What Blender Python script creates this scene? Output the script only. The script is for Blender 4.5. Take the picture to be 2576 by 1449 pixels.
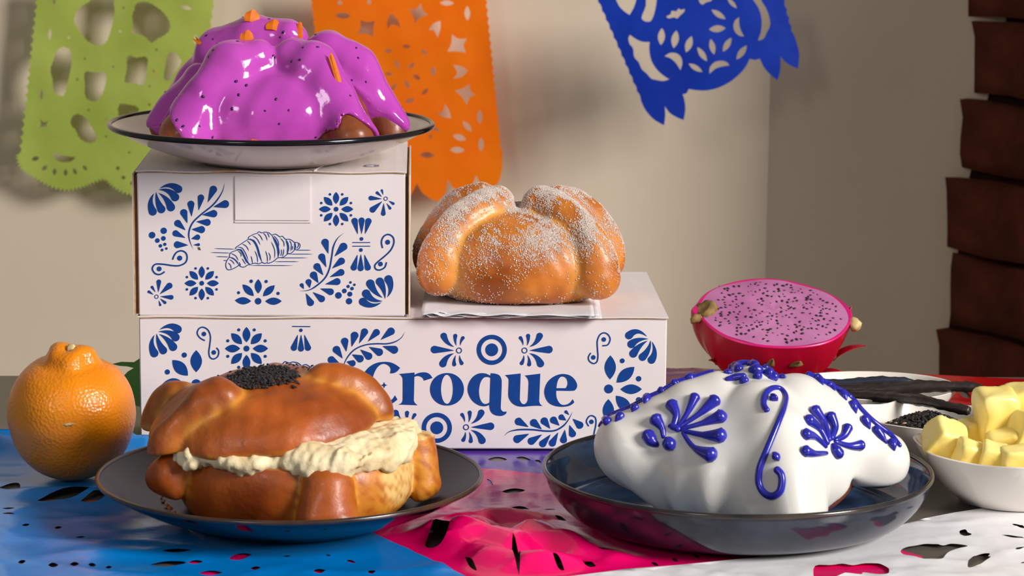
import bpy, bmesh, math, random
import numpy as np
from mathutils import Vector, Matrix, noise as mnoise
from mathutils.geometry import delaunay_2d_cdt
from mathutils.bvhtree import BVHTree

for o in list(bpy.data.objects):
    bpy.data.objects.remove(o)
scene = bpy.context.scene
COL = scene.collection
R = math.radians
random.seed(7)
RNG = np.random.default_rng(11)

# ------------------------------------------------------------------ camera
FPX = 7000.0
CAM = Vector((0.0, -1.658, 0.392))
PITCH = R(9.92)
ROLL = R(0.5)
cd = bpy.data.cameras.new('camera')
cd.sensor_width = 36.0
cd.lens = 36.0 * FPX / 2576.0
cd.dof.use_dof = True
cd.dof.focus_distance = 1.665
cd.dof.aperture_fstop = 24.0
cd.clip_start = 0.05
cam = bpy.data.objects.new('camera', cd)
COL.objects.link(cam)
CAMROT = Matrix.Rotation(R(90) - PITCH, 3, 'X') @ Matrix.Rotation(ROLL, 3, 'Z')
cam.matrix_world = Matrix.Translation(CAM) @ CAMROT.to_4x4()
scene.camera = cam

# ------------------------------------------------------------------ world, window light, exposure
wd = bpy.data.worlds.new('room_ambience')
scene.world = wd
wd.use_nodes = True
wd.node_tree.nodes['Background'].inputs[0].default_value = (0.98, 0.94, 0.92, 1)
wd.node_tree.nodes['Background'].inputs[1].default_value = 0.20


def area(name, loc, target, sx, sy, power, col):
    l = bpy.data.lights.new(name, 'AREA')
    l.shape = 'RECTANGLE'
    l.size, l.size_y = sx, sy
    l.energy = power
    l.color = col
    o = bpy.data.objects.new(name, l)
    COL.objects.link(o)
    o.location = loc
    o.rotation_euler = (Vector(target) - Vector(loc)).to_track_quat('-Z', 'Y').to_euler()
    return o


area('window_light', (3.80, -2.52, 2.18), (0.0, 0.0, 0.08), 1.25, 1.70, 335, (1.0, 0.96, 0.93))
area('left_fill_light', (-1.1, -2.5, 1.35), (-0.2, 0.5, 0.2), 0.5, 0.55, 9, (0.96, 0.97, 1.0))  # weak fill added at front left for highlights and the left wall

scene.view_settings.view_transform = 'Standard'
scene.view_settings.look = 'None'
scene.view_settings.gamma = 1.0
scene.view_settings.use_curve_mapping = False
scene.view_settings.exposure = 0.0


# ------------------------------------------------------------------ helpers: rays from photo pixels to real surfaces
def ray(u, v):
    du, dv = (u - 1288) / FPX, (v - 724.5) / FPX
    return (CAMROT @ Vector((du, -dv, -1.0)))


def on_z(u, v, z=0.0):
    d = ray(u, v)
    return CAM + d * ((z - CAM.z) / d.z)


def on_y(u, v, y):
    d = ray(u, v)
    return CAM + d * ((y - CAM.y) / d.y)


def lin(c):
    return tuple(((x / 255.0) / 12.92 if x / 255.0 <= 0.04045 else ((x / 255.0 + 0.055) / 1.055) ** 2.4) for x in c)


# ------------------------------------------------------------------ helpers: materials
def nmat(name, c1, c2=None, scale=8.0, rough=0.5, rough2=None, bump=0.0, bump_scale=60.0, bump_type='NOISE', metal=0.0,
         coat=0.0, sss=0.0, sss_col=None, spec=0.5, detail=4.0, attr=None, attr_col=None, trans=0.0, lo=0.35, hi=0.65,
         bump_dist=0.001, stretch=None, sheen=0.0):
    m = bpy.data.materials.new(name)
    m.use_nodes = True
    nt = m.node_tree
    N, L = nt.nodes, nt.links
    b = N['Principled BSDF']
    tc = N.new('ShaderNodeTexCoord')
    mp = N.new('ShaderNodeMapping')
    L.new(tc.outputs['Object'], mp.inputs['Vector'])
    if stretch:
        mp.inputs['Scale'].default_value = stretch
    vec = mp.outputs['Vector']
    b.inputs['Roughness'].default_value = rough
    b.inputs['Metallic'].default_value = metal
    b.inputs['Coat Weight'].default_value = coat
    b.inputs['Coat Roughness'].default_value = 0.08
    b.inputs['Specular IOR Level'].default_value = spec
    b.inputs['Sheen Weight'].default_value = sheen
    col = None
    if c2 is None:
        b.inputs['Base Color'].default_value = (*c1, 1)
    else:
        n = N.new('ShaderNodeTexNoise')
        n.inputs['Scale'].default_value = scale
        n.inputs['Detail'].default_value = detail
        L.new(vec, n.inputs['Vector'])
        r = N.new('ShaderNodeValToRGB')
        r.color_ramp.elements[0].position = lo
        r.color_ramp.elements[1].position = hi
        r.color_ramp.elements[0].color = (*c1, 1)
        r.color_ramp.elements[1].color = (*c2, 1)
        L.new(n.outputs['Fac'], r.inputs['Fac'])
        col = r.outputs['Color']
        if rough2 is not None:
            mr = N.new('ShaderNodeMapRange')
            mr.inputs['To Min'].default_value = rough
            mr.inputs['To Max'].default_value = rough2
            L.new(n.outputs['Fac'], mr.inputs['Value'])
            L.new(mr.outputs['Result'], b.inputs['Roughness'])
    if attr:
        a = N.new('ShaderNodeAttribute')
        a.attribute_name = attr
        sep = N.new('ShaderNodeSeparateColor')
        L.new(a.outputs['Color'], sep.inputs['Color'])
        for ch, ac in zip(('Red', 'Green', 'Blue'), attr_col):
            if ac is None:
                continue
            mx = N.new('ShaderNodeMix')
            mx.data_type = 'RGBA'
            L.new(sep.outputs[ch], mx.inputs['Factor'])
            if col is None:
                mx.inputs[6].default_value = (*c1, 1)
            else:
                L.new(col, mx.inputs[6])
            mx.inputs[7].default_value = (*ac, 1)
            col = mx.outputs[2]
    if col is not None:
        L.new(col, b.inputs['Base Color'])
    if bump > 0:
        if bump_type == 'NOISE':
            t = N.new('ShaderNodeTexNoise')
            t.inputs['Detail'].default_value = 5
            out = t.outputs['Fac']
        else:
            t = N.new('ShaderNodeTexVoronoi')
            out = t.outputs['Distance']
        t.inputs['Scale'].default_value = bump_scale
        L.new(vec, t.inputs['Vector'])
        bp = N.new('ShaderNodeBump')
        bp.inputs['Strength'].default_value = bump
        bp.inputs['Distance'].default_value = bump_dist
        L.new(out, bp.inputs['Height'])
        L.new(bp.outputs['Normal'], b.inputs['Normal'])
        if coat > 0:
            L.new(bp.outputs['Normal'], b.inputs['Coat Normal'])
    if sss > 0:
        b.inputs['Subsurface Weight'].default_value = sss
        b.inputs['Subsurface Radius'].default_value = sss_col or (1, 0.6, 0.3)
        b.inputs['Subsurface Scale'].default_value = 0.006
    if trans > 0:
        out = N['Material Output']
        tl = N.new('ShaderNodeBsdfTranslucent')
        if col is not None:
            L.new(col, tl.inputs['Color'])
        else:
            tl.inputs['Color'].default_value = (*c1, 1)
        ms = N.new('ShaderNodeMixShader')
        ms.inputs[0].default_value = trans
        L.new(b.outputs[0], ms.inputs[1])
        L.new(tl.outputs[0], ms.inputs[2])
        L.new(ms.outputs[0], out.inputs['Surface'])
    return m


# ------------------------------------------------------------------ helpers: objects
def tag(o, label=None, cat=None, group=None, kind=None):
    if label:
        o['label'] = label
    if cat:
        o['category'] = cat
    if group:
        o['group'] = group
    if kind:
        o['kind'] = kind
    return o


def thing(name, loc, label, cat, group=None, rz=0.0):
    o = bpy.data.objects.new(name, None)
    o.empty_display_size = 0.02
    COL.objects.link(o)
    o.location = loc
    o.rotation_euler = (0, 0, rz)
    return tag(o, label, cat, group)


def obj(name, verts, faces, mat, parent=None, smooth=True, loc=None, attr=None, weld=False):
    me = bpy.data.meshes.new(name)
    me.from_pydata([tuple(map(float, v)) for v in verts], [], [tuple(map(int, f)) for f in faces])
    me.update()
    if attr is not None:
        ca = me.color_attributes.new(name='tone', type='FLOAT_COLOR', domain='POINT')
        buf = np.ones((len(verts), 4), dtype=np.float32)
        buf[:, :3] = attr
        ca.data.foreach_set('color', buf.ravel())
    if smooth:
        me.polygons.foreach_set('use_smooth', [True] * len(me.polygons))
    if mat:
        me.materials.append(mat)
    o = bpy.data.objects.new(name, me)
    COL.objects.link(o)
    if parent:
        o.parent = parent
    if loc is not None:
        o.location = loc
    return o


def solidify(o, t, offset=-1.0):
    md = o.modifiers.new('thickness', 'SOLIDIFY')
    md.thickness = t
    md.offset = offset
    return o


def box_vf(x0, x1, y0, y1, z0, z1):
    v = [(x0, y0, z0), (x1, y0, z0), (x1, y1, z0), (x0, y1, z0), (x0, y0, z1), (x1, y0, z1), (x1, y1, z1), (x0, y1, z1)]
    f = [(0, 3, 2, 1), (4, 5, 6, 7), (0, 1, 5, 4), (1, 2, 6, 5), (2, 3, 7, 6), (3, 0, 4, 7)]
    return v, f


def merge(*vfs):
    V, F = [], []
    for v, f in vfs:
        b = len(V)
        V += [tuple(p) for p in v]
        F += [tuple(i + b for i in q) for q in f]
    return V, F


def lathe(profile, seg=128, mod=None):
    """profile of (r, z) from outside bottom to inside centre; mod(a, r, z) -> (r, z)"""
    V, F = [], []
    n = len(profile)
    for i in range(seg):
        a = 2 * math.pi * i / seg
        for r, z in profile:
            if mod:
                r, z = mod(a, r, z)
            V.append((r * math.cos(a), r * math.sin(a), z))
    for i in range(seg):
        j = (i + 1) % seg
        for k in range(n - 1):
            F.append((i * n + k, j * n + k, j * n + k + 1, i * n + k + 1))
    return V, F


def smooth_profile(pts, sub=6):
    return [tuple(p) for p in catmull([(a, b) for a, b in pts], closed=False, sub=sub)]


def catmull(pts, closed=True, sub=6):
    """Catmull-Rom through points; points with a third truthy item are corners."""
    n = len(pts)
    P = [np.array(p[:2], float) for p in pts]
    corner = [len(p) > 2 and bool(p[2]) for p in pts]
    out = []
    rng = range(n) if closed else range(n - 1)
    for i in rng:
        p1, p2 = P[i], P[(i + 1) % n]
        p0 = P[i - 1] if (closed or i > 0) else p1
        p3 = P[(i + 2) % n] if (closed or i + 2 < n) else p2
        if corner[i]:
            p0 = p1 - (p2 - p1) * 0.3
        if corner[(i + 1) % n]:
            p3 = p2 + (p2 - p1) * 0.3
        for k in range(sub):
            t = k / sub
            out.append(0.5 * ((2 * p1) + (-p0 + p2) * t + (2 * p0 - 5 * p1 + 4 * p2 - p3) * t * t + (-p0 + 3 * p1 - 3 * p2 + p3) * t ** 3))
    if not closed:
        out.append(P[-1])
    return out


def tube(points, radii, seg=10, caps=True, squash=None):
    """tube along 3-D points"""
    P = [Vector(p) for p in points]
    n = len(P)
    if not hasattr(radii, '__len__'):
        radii = [radii] * n
    V, F = [], []
    prev = None
    for i in range(n):
        t = (P[min(i + 1, n - 1)] - P[max(i - 1, 0)]).normalized()
        if prev is None:
            up = Vector((0, 0, 1)) if abs(t.z) < 0.9 else Vector((1, 0, 0))
            a = t.cross(up).normalized()
        else:
            a = (prev - t * prev.dot(t)).normalized()
        prev = a
        b = t.cross(a)
        for k in range(seg):
            an = 2 * math.pi * k / seg
            V.append(P[i] + (a * math.cos(an) + b * math.sin(an)) * radii[i])
    for i in range(n - 1):
        for k in range(seg):
            k2 = (k + 1) % seg
            F.append((i * seg + k, i * seg + k2, (i + 1) * seg + k2, (i + 1) * seg + k))
    if caps:
        F.append(tuple(range(seg - 1, -1, -1)))
        F.append(tuple((n - 1) * seg + k for k in range(seg)))
    return [tuple(v) for v in V], F


# ---- signed-distance modelling with surface nets (organic bread shapes)
def smin(a, b, k):
    h = np.clip(0.5 + 0.5 * (b - a) / k, 0, 1)
    return b * (1 - h) + a * h - k * h * (1 - h)


def smax(a, b, k):
    return -smin(-a, -b, k)


def ell(x, y, z, rx, ry, rz, p=2.0):
    k0 = (np.abs(x / rx) ** p + np.abs(y / ry) ** p + np.abs(z / rz) ** p) ** (1 / p)
    k1 = np.sqrt((x / rx ** 2) ** 2 + (y / ry ** 2) ** 2 + (z / rz ** 2) ** 2) + 1e-9
    k2 = np.sqrt((x / rx) ** 2 + (y / ry) ** 2 + (z / rz) ** 2)
    return k2 * (k0 - 1) / k1


def chain(x, y, z, pts, rad):
    d = None
    for i in range(len(pts) - 1):
        a, b = np.array(pts[i], float), np.array(pts[i + 1], float)
        ab = b - a
        t = np.clip(((x - a[0]) * ab[0] + (y - a[1]) * ab[1] + (z - a[2]) * ab[2]) / ab.dot(ab), 0, 1)
        dd = np.sqrt((x - a[0] - t * ab[0]) ** 2 + (y - a[1] - t * ab[1]) ** 2 + (z - a[2] - t * ab[2]) ** 2) - (rad[i] + t * (rad[i + 1] - rad[i]))
        d = dd if d is None else smin(d, dd, 0.003)
    return d


def wob(x, y, z, s, amp, seed):
    r = np.random.default_rng(seed)
    d = 0
    for i in range(6):
        k = r.normal(size=3) * s
        d = d + np.sin(x * k[0] + y * k[1] + z * k[2] + r.uniform(0, 6.28))
    return d * amp / 3.0


def nets(f, lo, hi, h):
    n = [int(math.ceil((hi[i] - lo[i]) / h)) + 1 for i in range(3)]
    ax = [lo[i] + h * np.arange(n[i]) for i in range(3)]
    X, Y, Z = np.meshgrid(*ax, indexing='ij')
    D = f(X, Y, Z)
    S = D < 0
    nx, ny, nz = n
    acc = np.zeros((nx - 1, ny - 1, nz - 1, 3))
    cnt = np.zeros((nx - 1, ny - 1, nz - 1))
    idx = np.stack(np.meshgrid(np.arange(nx - 1), np.arange(ny - 1), np.arange(nz - 1), indexing='ij'), -1).astype(float)
    sl = lambda o: tuple(slice(o[i], n[i] - 1 + o[i]) for i in range(3))
    corners = [(i, j, k) for i in (0, 1) for j in (0, 1) for k in (0, 1)]
    for c in corners:
        for a in range(3):
            if c[a] == 0:
                e = list(c)
                e[a] = 1
                d0, d1 = D[sl(c)], D[sl(e)]
                m = (d0 < 0) != (d1 < 0)
                t = np.where(m, d0 / np.where(m, d0 - d1, 1), 0)
                p = np.array(c, float)[None, None, None, :] + np.zeros(m.shape + (3,))
                p[..., a] += t
                acc += np.where(m[..., None], p, 0)
                cnt += m
    act = cnt > 0
    vid = -np.ones(act.shape, int)
    vid[act] = np.arange(act.sum())
    verts = (idx[act] + acc[act] / cnt[act][:, None]) * h + np.array(lo)
    faces = []
    for a in range(3):
        b, c = (a + 1) % 3, (a + 2) % 3
        s0 = [slice(None)] * 3
        s1 = [slice(None)] * 3
        s0[a], s1[a] = slice(0, n[a] - 1), slice(1, n[a])
        m = S[tuple(s0)] != S[tuple(s1)]
        ii = np.argwhere(m)
        ok = (ii[:, b] > 0) & (ii[:, c] > 0) & (ii[:, b] < n[b] - 1) & (ii[:, c] < n[c] - 1)
        ii = ii[ok]
        inside = S[tuple(ii.T)]

        def g(db, dc):
            q = ii.copy()
            q[:, b] -= db
            q[:, c] -= dc
            return vid[tuple(q.T)]
        q = np.stack([g(1, 1), g(0, 1), g(0, 0), g(1, 0)], -1)
        q[~inside] = q[~inside][:, ::-1]
        faces.append(q)
    return verts, np.concatenate(faces)


# ---- flat cut paper and print: constrained triangulation with holes
def inside_poly(px, py, poly):
    c = np.zeros(len(px), bool)
    n = len(poly)
    for i in range(n):
        x1, y1 = poly[i]
        x2, y2 = poly[(i + 1) % n]
        if y1 == y2:
            continue
        m = ((y1 > py) != (y2 > py)) & (px < (x2 - x1) * (py - y1) / (y2 - y1) + x1)
        c ^= m
    return c


def sheet(outer, holes, step=None):
    polys = [outer] + list(holes)
    vs, es = [], []
    for p in polys:
        b = len(vs)
        m = len(p)
        vs += [Vector((float(q[0]), float(q[1]))) for q in p]
        es += [(b + i, b + (i + 1) % m) for i in range(m)]
    if step:
        A = np.array([(q[0], q[1]) for q in outer])
        xs = np.arange(A[:, 0].min(), A[:, 0].max(), step)
        ys = np.arange(A[:, 1].min(), A[:, 1].max(), step)
        gx, gy = np.meshgrid(xs, ys)
        gx, gy = gx.ravel() + RNG.uniform(-.2, .2, gx.size) * step, gy.ravel() + RNG.uniform(-.2, .2, gx.size) * step
        k = inside_poly(gx, gy, outer)
        vs += [Vector((a, b)) for a, b in zip(gx[k], gy[k])]
    rv, re, rf, _, _, _ = delaunay_2d_cdt(vs, es, [], 0, 1e-9)
    T = np.array([f for f in rf if len(f) == 3])
    P = np.array([(v.x, v.y) for v in rv])
    c = P[T].mean(1)
    keep = inside_poly(c[:, 0], c[:, 1], outer)
    for hpoly in holes:
        keep &= ~inside_poly(c[:, 0], c[:, 1], hpoly)
    T = T[keep]
    used = np.unique(T)
    mp = -np.ones(len(P), int)
    mp[used] = np.arange(len(used))
    return P[used], mp[T]


def lens(p0, p1, w, n=8):
    p0, p1 = np.array(p0, float), np.array(p1, float)
    d = p1 - p0
    nrm = np.array([-d[1], d[0]]) / np.linalg.norm(d)
    t = np.linspace(0, 1, n + 1)
    prof = np.sin(math.pi * t) ** 0.85 * w / 2
    a = [p0 + d * tt + nrm * pp for tt, pp in zip(t, prof)]
    b = [p0 + d * tt - nrm * pp for tt, pp in zip(t[1:-1], prof[1:-1])][::-1]
    return a + b


def disc(c, r, n=16):
    return [(c[0] + r * math.cos(2 * math.pi * i / n), c[1] + r * math.sin(2 * math.pi * i / n)) for i in range(n)]


def tear(tip, ball, r, ctrl=None, n=12):
    """drop from a sharp tip to a round end, bent by a control point"""
    tip, ball = np.array(tip, float), np.array(ball, float)
    ctrl = (tip + ball) / 2 if ctrl is None else np.array(ctrl, float)
    L, Rr = [], []
    for i in range(n + 1):
        t = i / n
        p = (1 - t) ** 2 * tip + 2 * t * (1 - t) * ctrl + t * t * ball
        d = 2 * (1 - t) * (ctrl - tip) + 2 * t * (ball - ctrl)
        d = d / (np.linalg.norm(d) + 1e-9)
        nn = np.array([-d[1], d[0]])
        w = r * (t ** 0.9) * (1 + 0.0 * t)
        L.append(p + nn * w)
        Rr.append(p - nn * w)
    a0 = math.atan2(*(L[-1] - ball)[::-1])
    cap = [ball + r * np.array([math.cos(a0 - math.pi * k / 9), math.sin(a0 - math.pi * k / 9)]) for k in range(1, 9)]
    return [tip] + L[1:] + cap + Rr[:0:-1]


def stroke(pts, w, taper=False, sub=6, smooth=True):
    P = catmull(pts, closed=False, sub=sub) if smooth and len(pts) > 2 else [np.array(p[:2], float) for p in pts]
    n = len(P)
    L, Rr = [], []
    for i in range(n):
        d = P[min(i + 1, n - 1)] - P[max(i - 1, 0)]
        d = d / (np.linalg.norm(d) + 1e-9)
        nn = np.array([-d[1], d[0]])
        t = i / (n - 1)
        ww = w / 2 * (max(0.06, min(1, 4 * t, 4 * (1 - t))) if taper else 1)
        L.append(P[i] + nn * ww)
        Rr.append(P[i] - nn * ww)
    return L + Rr[::-1]


def strip_faces(n):
    return [(i, i + 1, 2 * n - 2 - i, 2 * n - 1 - i) for i in range(n - 1)]


# ------------------------------------------------------------------ materials
M_WALL = nmat('plaster_beige', lin((212, 196, 174)), lin((204, 188, 165)), scale=3.0, rough=0.9, bump=0.25, bump_scale=25, bump_dist=0.002)
M_FLOOR = nmat('floor_concrete', lin((110, 100, 92)), lin((95, 86, 78)), scale=4, rough=0.7)
M_BRICK = nmat('brick_red_brown', lin((92, 46, 30)), lin((66, 30, 20)), scale=18, rough=0.95, bump=0.9, bump_scale=70, bump_dist=0.004, spec=0.1)
M_MORTAR = nmat('mortar_dark', lin((50, 28, 20)), lin((36, 20, 14)), scale=30, rough=1.0, bump=0.6, bump_scale=90, bump_dist=0.003, spec=0.05)
M_TABLE = nmat('table_taupe_lacquer', lin((98, 90, 82)), lin((90, 82, 74)), scale=10, rough=0.28, spec=0.5)
M_BOARD = nmat('white_board', lin((240, 231, 230)), lin((235, 226, 225)), scale=20, rough=0.45, spec=0.3)
M_KRAFT = nmat('kraft_board_edge', lin((214, 178, 132)), lin((190, 150, 105)), scale=200, rough=0.9)
M_TORN_GAP = nmat('torn_board_and_gap_shade', lin((110, 78, 52)), lin((92, 62, 40)), scale=60, rough=0.95)  # dark brown, for the torn patch and the painted gap shade
M_PRINT = nmat('blue_print', lin((10, 70, 148)), lin((14, 64, 140)), scale=300, rough=0.5, spec=0.3)
M_PRINT_P = nmat('violet_print', lin((86, 74, 140)), rough=0.5)

# ------------------------------------------------------------------ setting
WALL_Y = 1.15
CX0 = on_y(1930, 500, WALL_Y).x
v, f = box_vf(-1.6, CX0, WALL_Y, WALL_Y + 0.1, -0.75, 1.5)
tag(obj('wall_back', v, f, M_WALL, smooth=False), kind='structure')
# the side wall turns towards the room at a slant
ang = R(-40)
dx, dy = math.cos(ang), math.sin(ang)
Lw = 1.2
pts = [(CX0, WALL_Y), (CX0 + dx * Lw, WALL_Y + dy * Lw), (CX0 + dx * Lw - dy * 0.1, WALL_Y + dy * Lw + dx * 0.1), (CX0 - dy * 0.1, WALL_Y + dx * 0.1)]
v = [(x, y, -0.75) for x, y in pts] + [(x, y, 1.5) for x, y in pts]
f = [(0, 3, 2, 1), (4, 5, 6, 7), (0, 1, 5, 4), (1, 2, 6, 5), (2, 3, 7, 6), (3, 0, 4, 7)]
tag(obj('wall_right', v, f, M_WALL, smooth=False), kind='structure')
v, f = box_vf(-1.6, 1.6, -2.6, WALL_Y + 0.1, -0.8, -0.75)
tag(obj('floor', v, f, M_FLOOR, smooth=False), kind='structure')


def rough_brick(l, w, h, seed):
    bm = bmesh.new()
    bmesh.ops.create_cube(bm, size=1.0)
    bmesh.ops.subdivide_edges(bm, edges=bm.edges, cuts=3, use_grid_fill=True)
    for vv in bm.verts:
        c = vv.co
        p = Vector((c.x * l, c.y * w, c.z * h))
        # rounded worn corners
        q = Vector((max(abs(c.x) - 0.44, 0) * l, max(abs(c.y) - 0.40, 0) * w, max(abs(c.z) - 0.36, 0) * h))
        p -= Vector((math.copysign(q.x, p.x), math.copysign(q.y, p.y), math.copysign(q.z, p.z))) * min(1.0, (q.length / 0.012)) * 0.45
        nz = mnoise.noise_vector(p * 28 + Vector((seed * 7.1, 0, 0)))
        p += nz * 0.0060
        vv.co = p
    me = bpy.data.meshes.new('brick')
    bm.to_mesh(me)
    bm.free()
    me.polygons.foreach_set('use_smooth', [True] * len(me.polygons))
    me.materials.append(M_BRICK)
    return me


# brick pier behind the table, its face running towards the camera to the right
bx, by = on_y(2392, 500, 1.0).x, 1.0
bdir = Vector((0.52, -0.854))
bnor = Vector((0.854, 0.52))
rot = math.atan2(bdir.y, bdir.x)
pier = tag(bpy.data.objects.new('wall_brick', None), kind='structure')
COL.objects.link(pier)
pier.location = (bx, by, -0.75)
meshes = [rough_brick(0.26, 0.13, 0.0772, s) for s in range(4)]
PITCHB = 0.0748
z = 0.0
zt = on_y(2420, 240, 1.0).z + 0.75
off = zt % PITCHB
# shift of each course of the silhouette, as the photo shows
for i in range(-1, 26):
    zc = off + i * PITCHB - PITCHB / 2
    if zc < 0.03:
        continue
    world_v = zc - 0.75
    b = bpy.data.objects.new('brick', meshes[i % 4])
    COL.objects.link(b)
    b.parent = pier
    sh = 0.0022 * math.sin(i * 2.3) + 0.0018 * math.cos(i * 4.1)
    lean = (zc - (zt)) * 0.062
    q = bdir * (0.13 + sh + 0.0) + bnor * (0.065 + lean * 0.0)
    b.location = (q.x + lean + sh, q.y, zc)
    b.rotation_euler = (0, R(0.7 * math.sin(i * 1.7)), rot + R(0.8 * math.sin(i * 3.1)))
v, f = box_vf(0.007, 0.25, 0.007, 0.12, 0.0, 1.9)
core = obj('mortar', v, f, M_MORTAR, pier, smooth=False)
core.rotation_euler = (0, 0, rot)
core.location = (0.012, 0.004, 0)
for vv in core.data.vertices:
    vv.co.x += (vv.co.z - zt) * 0.045
    vv.co.y += (vv.co.z - zt) * 0.07

# table
tb = thing('table', (0, -0.15, -0.75), 'dark taupe lacquered table carrying all the breads and boxes', 'table')
e0, e1 = on_z(30, 953), on_z(1680, 925)
sl = (e1.y - e0.y) / (e1.x - e0.x)
top2d = [(-0.62, -0.62), (0.62, -0.62), (0.62, e0.y + sl * 0.0 + 0.045), (-0.62, e0.y - 0.0)]
v = [(x, y + 0.15, 0.72) for x, y in top2d] + [(x, y + 0.15, 0.75) for x, y in top2d]
f = [(0, 3, 2, 1), (4, 5, 6, 7), (0, 1, 5, 4), (1, 2, 6, 5), (2, 3, 7, 6), (3, 0, 4, 7)]
tt = obj('table_top', v, f, M_TABLE, tb, smooth=False)
for sx in (-0.56, 0.56):
    for sy in (-0.42, 0.32):
        v, f = box_vf(sx - 0.025, sx + 0.025, sy - 0.025, sy + 0.025, 0, 0.72)
        obj('leg', v, f, M_TABLE, tb, smooth=False)


# ------------------------------------------------------------------ pastry boxes with printed fronts
class Face:
    """front face of a box: photo trace -> flat print lying on the board"""

    def __init__(self, root, w, d, h, name):
        self.root, self.w, self.d, self.h = root, w, d, h
        mw = Matrix.Translation(root.location) @ Matrix.Rotation(root.rotation_euler.z, 4, 'Z')
        self.inv = mw.inverted()
        self.o = mw @ Vector((0, -d / 2, 0))
        self.n = mw.to_3x3() @ Vector((0, -1, 0))

    def local(self, u, v):
        dd = ray(u, v)
        t = (self.o - CAM).dot(self.n) / dd.dot(self.n)
        return self.inv @ (CAM + dd * t)


def print_part(face, name, polys, tr, off=0.0002, parent=None, label=None):
    """polys: list of outlines, or (outline, [holes]); tr maps trace coordinates to photo pixels"""
    V, F = [], []
    for p in polys:
        if isinstance(p, tuple) and len(p) == 2 and isinstance(p[1], list):
            P, T = sheet(p[0], p[1])
        elif isinstance(p, dict):
            L = p['strip']
            P = np.array([(q[0], q[1]) for q in L])
            T = strip_faces(len(L) // 2)
        else:
            P, T = np.array([(q[0], q[1]) for q in p]), [tuple(range(len(p)))]
        b = len(V)
        for q in P:
            c = face.local(*tr(q[0], q[1]))
            V.append((c.x, c.y - off, c.z))
        F += [tuple(int(i) + b for i in t) for t in T]
    o = obj(name, V, F, M_PRINT, [c_ for c_ in face.root.children if c_.name.startswith('body')][0] if parent is None else parent, smooth=False)
    # all faces look outward
    me = o.data
    bm = bmesh.new()
    bm.from_mesh(me)
    for fc in bm.faces:
        fc.normal_update()
        if fc.normal.y > 0:
            fc.normal_flip()
    bm.to_mesh(me)
    bm.free()
    if label:
        o['label'] = label
    return o


def S(pts, w, taper=False, sub=6):
    return {'strip': stroke(pts, w, taper, sub)}


def fan5(tips):
    return [tear(a, b, r, c) for a, b, r, c in tips]


def flower8(c, rin, rout, w, dot_r, dot_d, core, angs=range(8), dots=range(8)):
    out = [disc(c, core, 20)]
    for k in angs:
        a = k * math.pi / 4
        d = np.array([math.sin(a), -math.cos(a)])
        out.append(lens(np.array(c) + d * rin, np.array(c) + d * rout, w))
    for k in dots:
        a = (k + 0.5) * math.pi / 4
        out.append(disc((c[0] + dot_d * math.sin(a), c[1] - dot_d * math.cos(a)), dot_r, 12))
    return out


def ring(c, r1, r2):
    return (disc(c, r1, 40), [disc(c, r2, 40)])


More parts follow.
